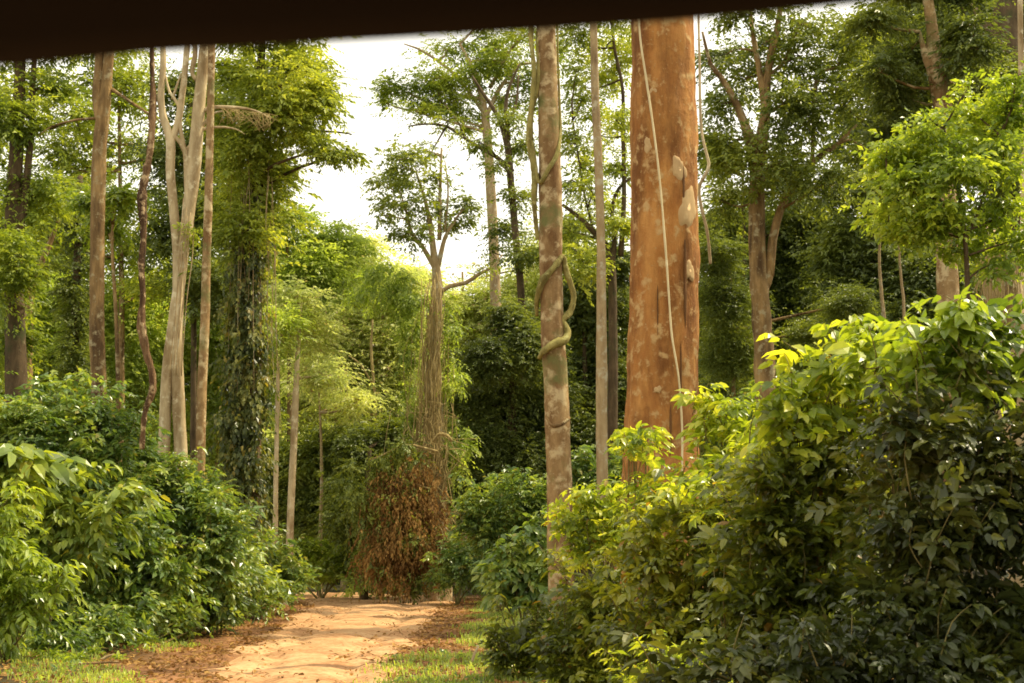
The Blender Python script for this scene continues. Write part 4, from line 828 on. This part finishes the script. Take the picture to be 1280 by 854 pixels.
shrub('shrub', 'bright spreading top of the thicket at the right edge', 1190, 11, [(1150, 415, 40, 20, 1.7), (1200, 400, 40, 18, 1.7), (1250, 410, 40, 24, 1.8), (1120, 445, 40, 24, 1.8), (1180, 450, 50, 24, 2.0), (1245, 460, 50, 30, 2.0)], G_bright,
      dict(ll=.15, lw=.08, nl=7, L=.32, clump=.36, kind='hex', droop=.2, per=10, flat=.65, tilt=.5, lo=.1), 128, dy=30)
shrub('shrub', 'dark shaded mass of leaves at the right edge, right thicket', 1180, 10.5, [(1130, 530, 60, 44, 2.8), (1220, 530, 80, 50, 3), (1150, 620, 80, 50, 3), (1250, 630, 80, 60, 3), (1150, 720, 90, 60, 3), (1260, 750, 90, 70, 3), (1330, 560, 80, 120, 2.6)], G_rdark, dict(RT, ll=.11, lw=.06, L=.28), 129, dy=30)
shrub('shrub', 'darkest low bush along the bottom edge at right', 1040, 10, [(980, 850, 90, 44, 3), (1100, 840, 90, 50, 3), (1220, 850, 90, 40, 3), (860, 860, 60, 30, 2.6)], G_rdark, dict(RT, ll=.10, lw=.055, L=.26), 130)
shrub('shrub', 'small bright yellow-green plant at the bottom of the right thicket', 840, 14, [(835, 835, 34, 16, 1.4), (815, 850, 40, 14, 1.4), (860, 850, 26, 12, 1.2)], G_tip, dict(ll=.10, lw=.035, nl=9, L=.3, clump=.4, kind='dia', per=8, droop=.2), 132)

# seedlings on the left verge
gs = np.random.default_rng(9); src = None
for k, (px, Y, s) in enumerate(((178, 33.5, 1.3), (60, 29, 1.0), (120, 31, .8), (210, 37, 1.0), (245, 38, .8), (95, 28.5, .9), (285, 44, .9), (150, 30, .7))):
    x = gx(px, Y); z = float(hfun(np.array([x]), np.array([Y]))[0])
    if src is None:
        src = thing('seedling', (x, Y, z), 'small leafy seedling on the left road verge', 'seedling', 'seedlings on the left road verge')
        a = MB(); n = 16; th = gs.uniform(0, 6.28, n); D = np.stack([np.cos(th), np.sin(th), gs.uniform(.2, 1.3, n)], -1)
        B = np.array((x, Y, z)) + (0, 0, .1) + gs.normal(0, .03, (n, 3)); sprigs(a, B, D, .3, 5, .15, .055, gs, 'hex', .3)
        a.build('foliage', G_bright, src)
        b = MB(); tube(b, [(x, Y, z - .02), (x, Y, z + .3)], [.012, .006], 6); b.build('stem', B_moss, src, True)
    else:
        t = src.copy(); C.objects.link(t); t.location = (x, Y, z)
        for ch in list(src.children):
            c = ch.copy(); C.objects.link(c); c.parent = t
    (src if k == 0 else t).scale = (s, s, s); (src if k == 0 else t).rotation_euler = (0, 0, k * 1.3)
# a few fallen sticks
for k, (px, Y, ln, an, mat, lb) in enumerate(((588, 29, .45, 1.2, B_pale, 'short pale stub of wood upright in the right verge grass'), (655, 27, 1.6, .5, B_straw, 'dry brown fallen branch beside the low dark bush'),
                                        (122, 30, .5, .9, B_pale, 'pale broken stick on the left verge'), (60, 27.5, 1.3, .1, B_brown, 'brown fallen stick along the left road edge'))):
    x = gx(px, Y); z = float(hfun(np.array([x]), np.array([Y]))[0]) + .02; m_ = MB()
    up = .38 if k == 0 else .12
    tube(m_, [(x, Y, z - .03), (x + ln * .5 * math.cos(an), Y + .1, z + up * .6), (x + ln * math.cos(an), Y + .15, z + up)], [.03, .028, .02], 8, .08, .15, k)
    tag(m_.build('fallen_stick', mat, None, True), lb, 'stick')

# ------------------------------------------------------------------ the vehicle roof edge overhead
m, nt_, N, L = nodes('dark_trim')
p = N('ShaderNodeBsdfPrincipled'); p.inputs['Base Color'].default_value = (.007, .004, .0015, 1); p.inputs['Roughness'].default_value = .8; p.inputs['Specular IOR Level'].default_value = .2
nz = N('ShaderNodeTexNoise'); nz.inputs['Scale'].default_value = 300; b = N('ShaderNodeBump'); b.inputs['Strength'].default_value = .2; L(nz.outputs[0], b.inputs['Height']); L(b.outputs[0], p.inputs['Normal'])
o = N('ShaderNodeOutputMaterial'); L(p.outputs[0], o.inputs['Surface'])
YB = .75
edge = [(-900, 132), (-400, 110), (0, 84), (200, 65), (400, 54), (640, 41), (870, 25), (1110, 2), (1400, -30), (1900, -100)]
prof = [(-1.6, .16), (-.6, .13), (-.1, .085), (.0, .03), (.012, .008), (.03, .0), (.05, .008), (.06, .03), (.06, .12), (-.1, .15), (-.6, .17), (-1.6, .19)]   # (forward, up) around the lower lip
V = []
for (x, y) in edge:
    b_ = W(x, y, YB)
    for (fy, uz) in prof: V.append((b_[0], YB + fy - .03, b_[2] + uz))
n = len(prof); F = []
for i in range(len(edge) - 1):
    for j in range(n):
        a, b2 = i * n + j, i * n + (j + 1) % n; F += [(a, b2, b2 + n), (a, b2 + n, a + n)]
mb = MB(); mb.add(V, F)
tag(mb.build('vehicle_roof_edge', m, None, True), 'dark blurred edge of the vehicle roof across the top of the view', 'vehicle roof')
print('OBJECTS', len(bpy.data.objects), 'TRIS', sum(len(q.polygons) for q in bpy.data.meshes))
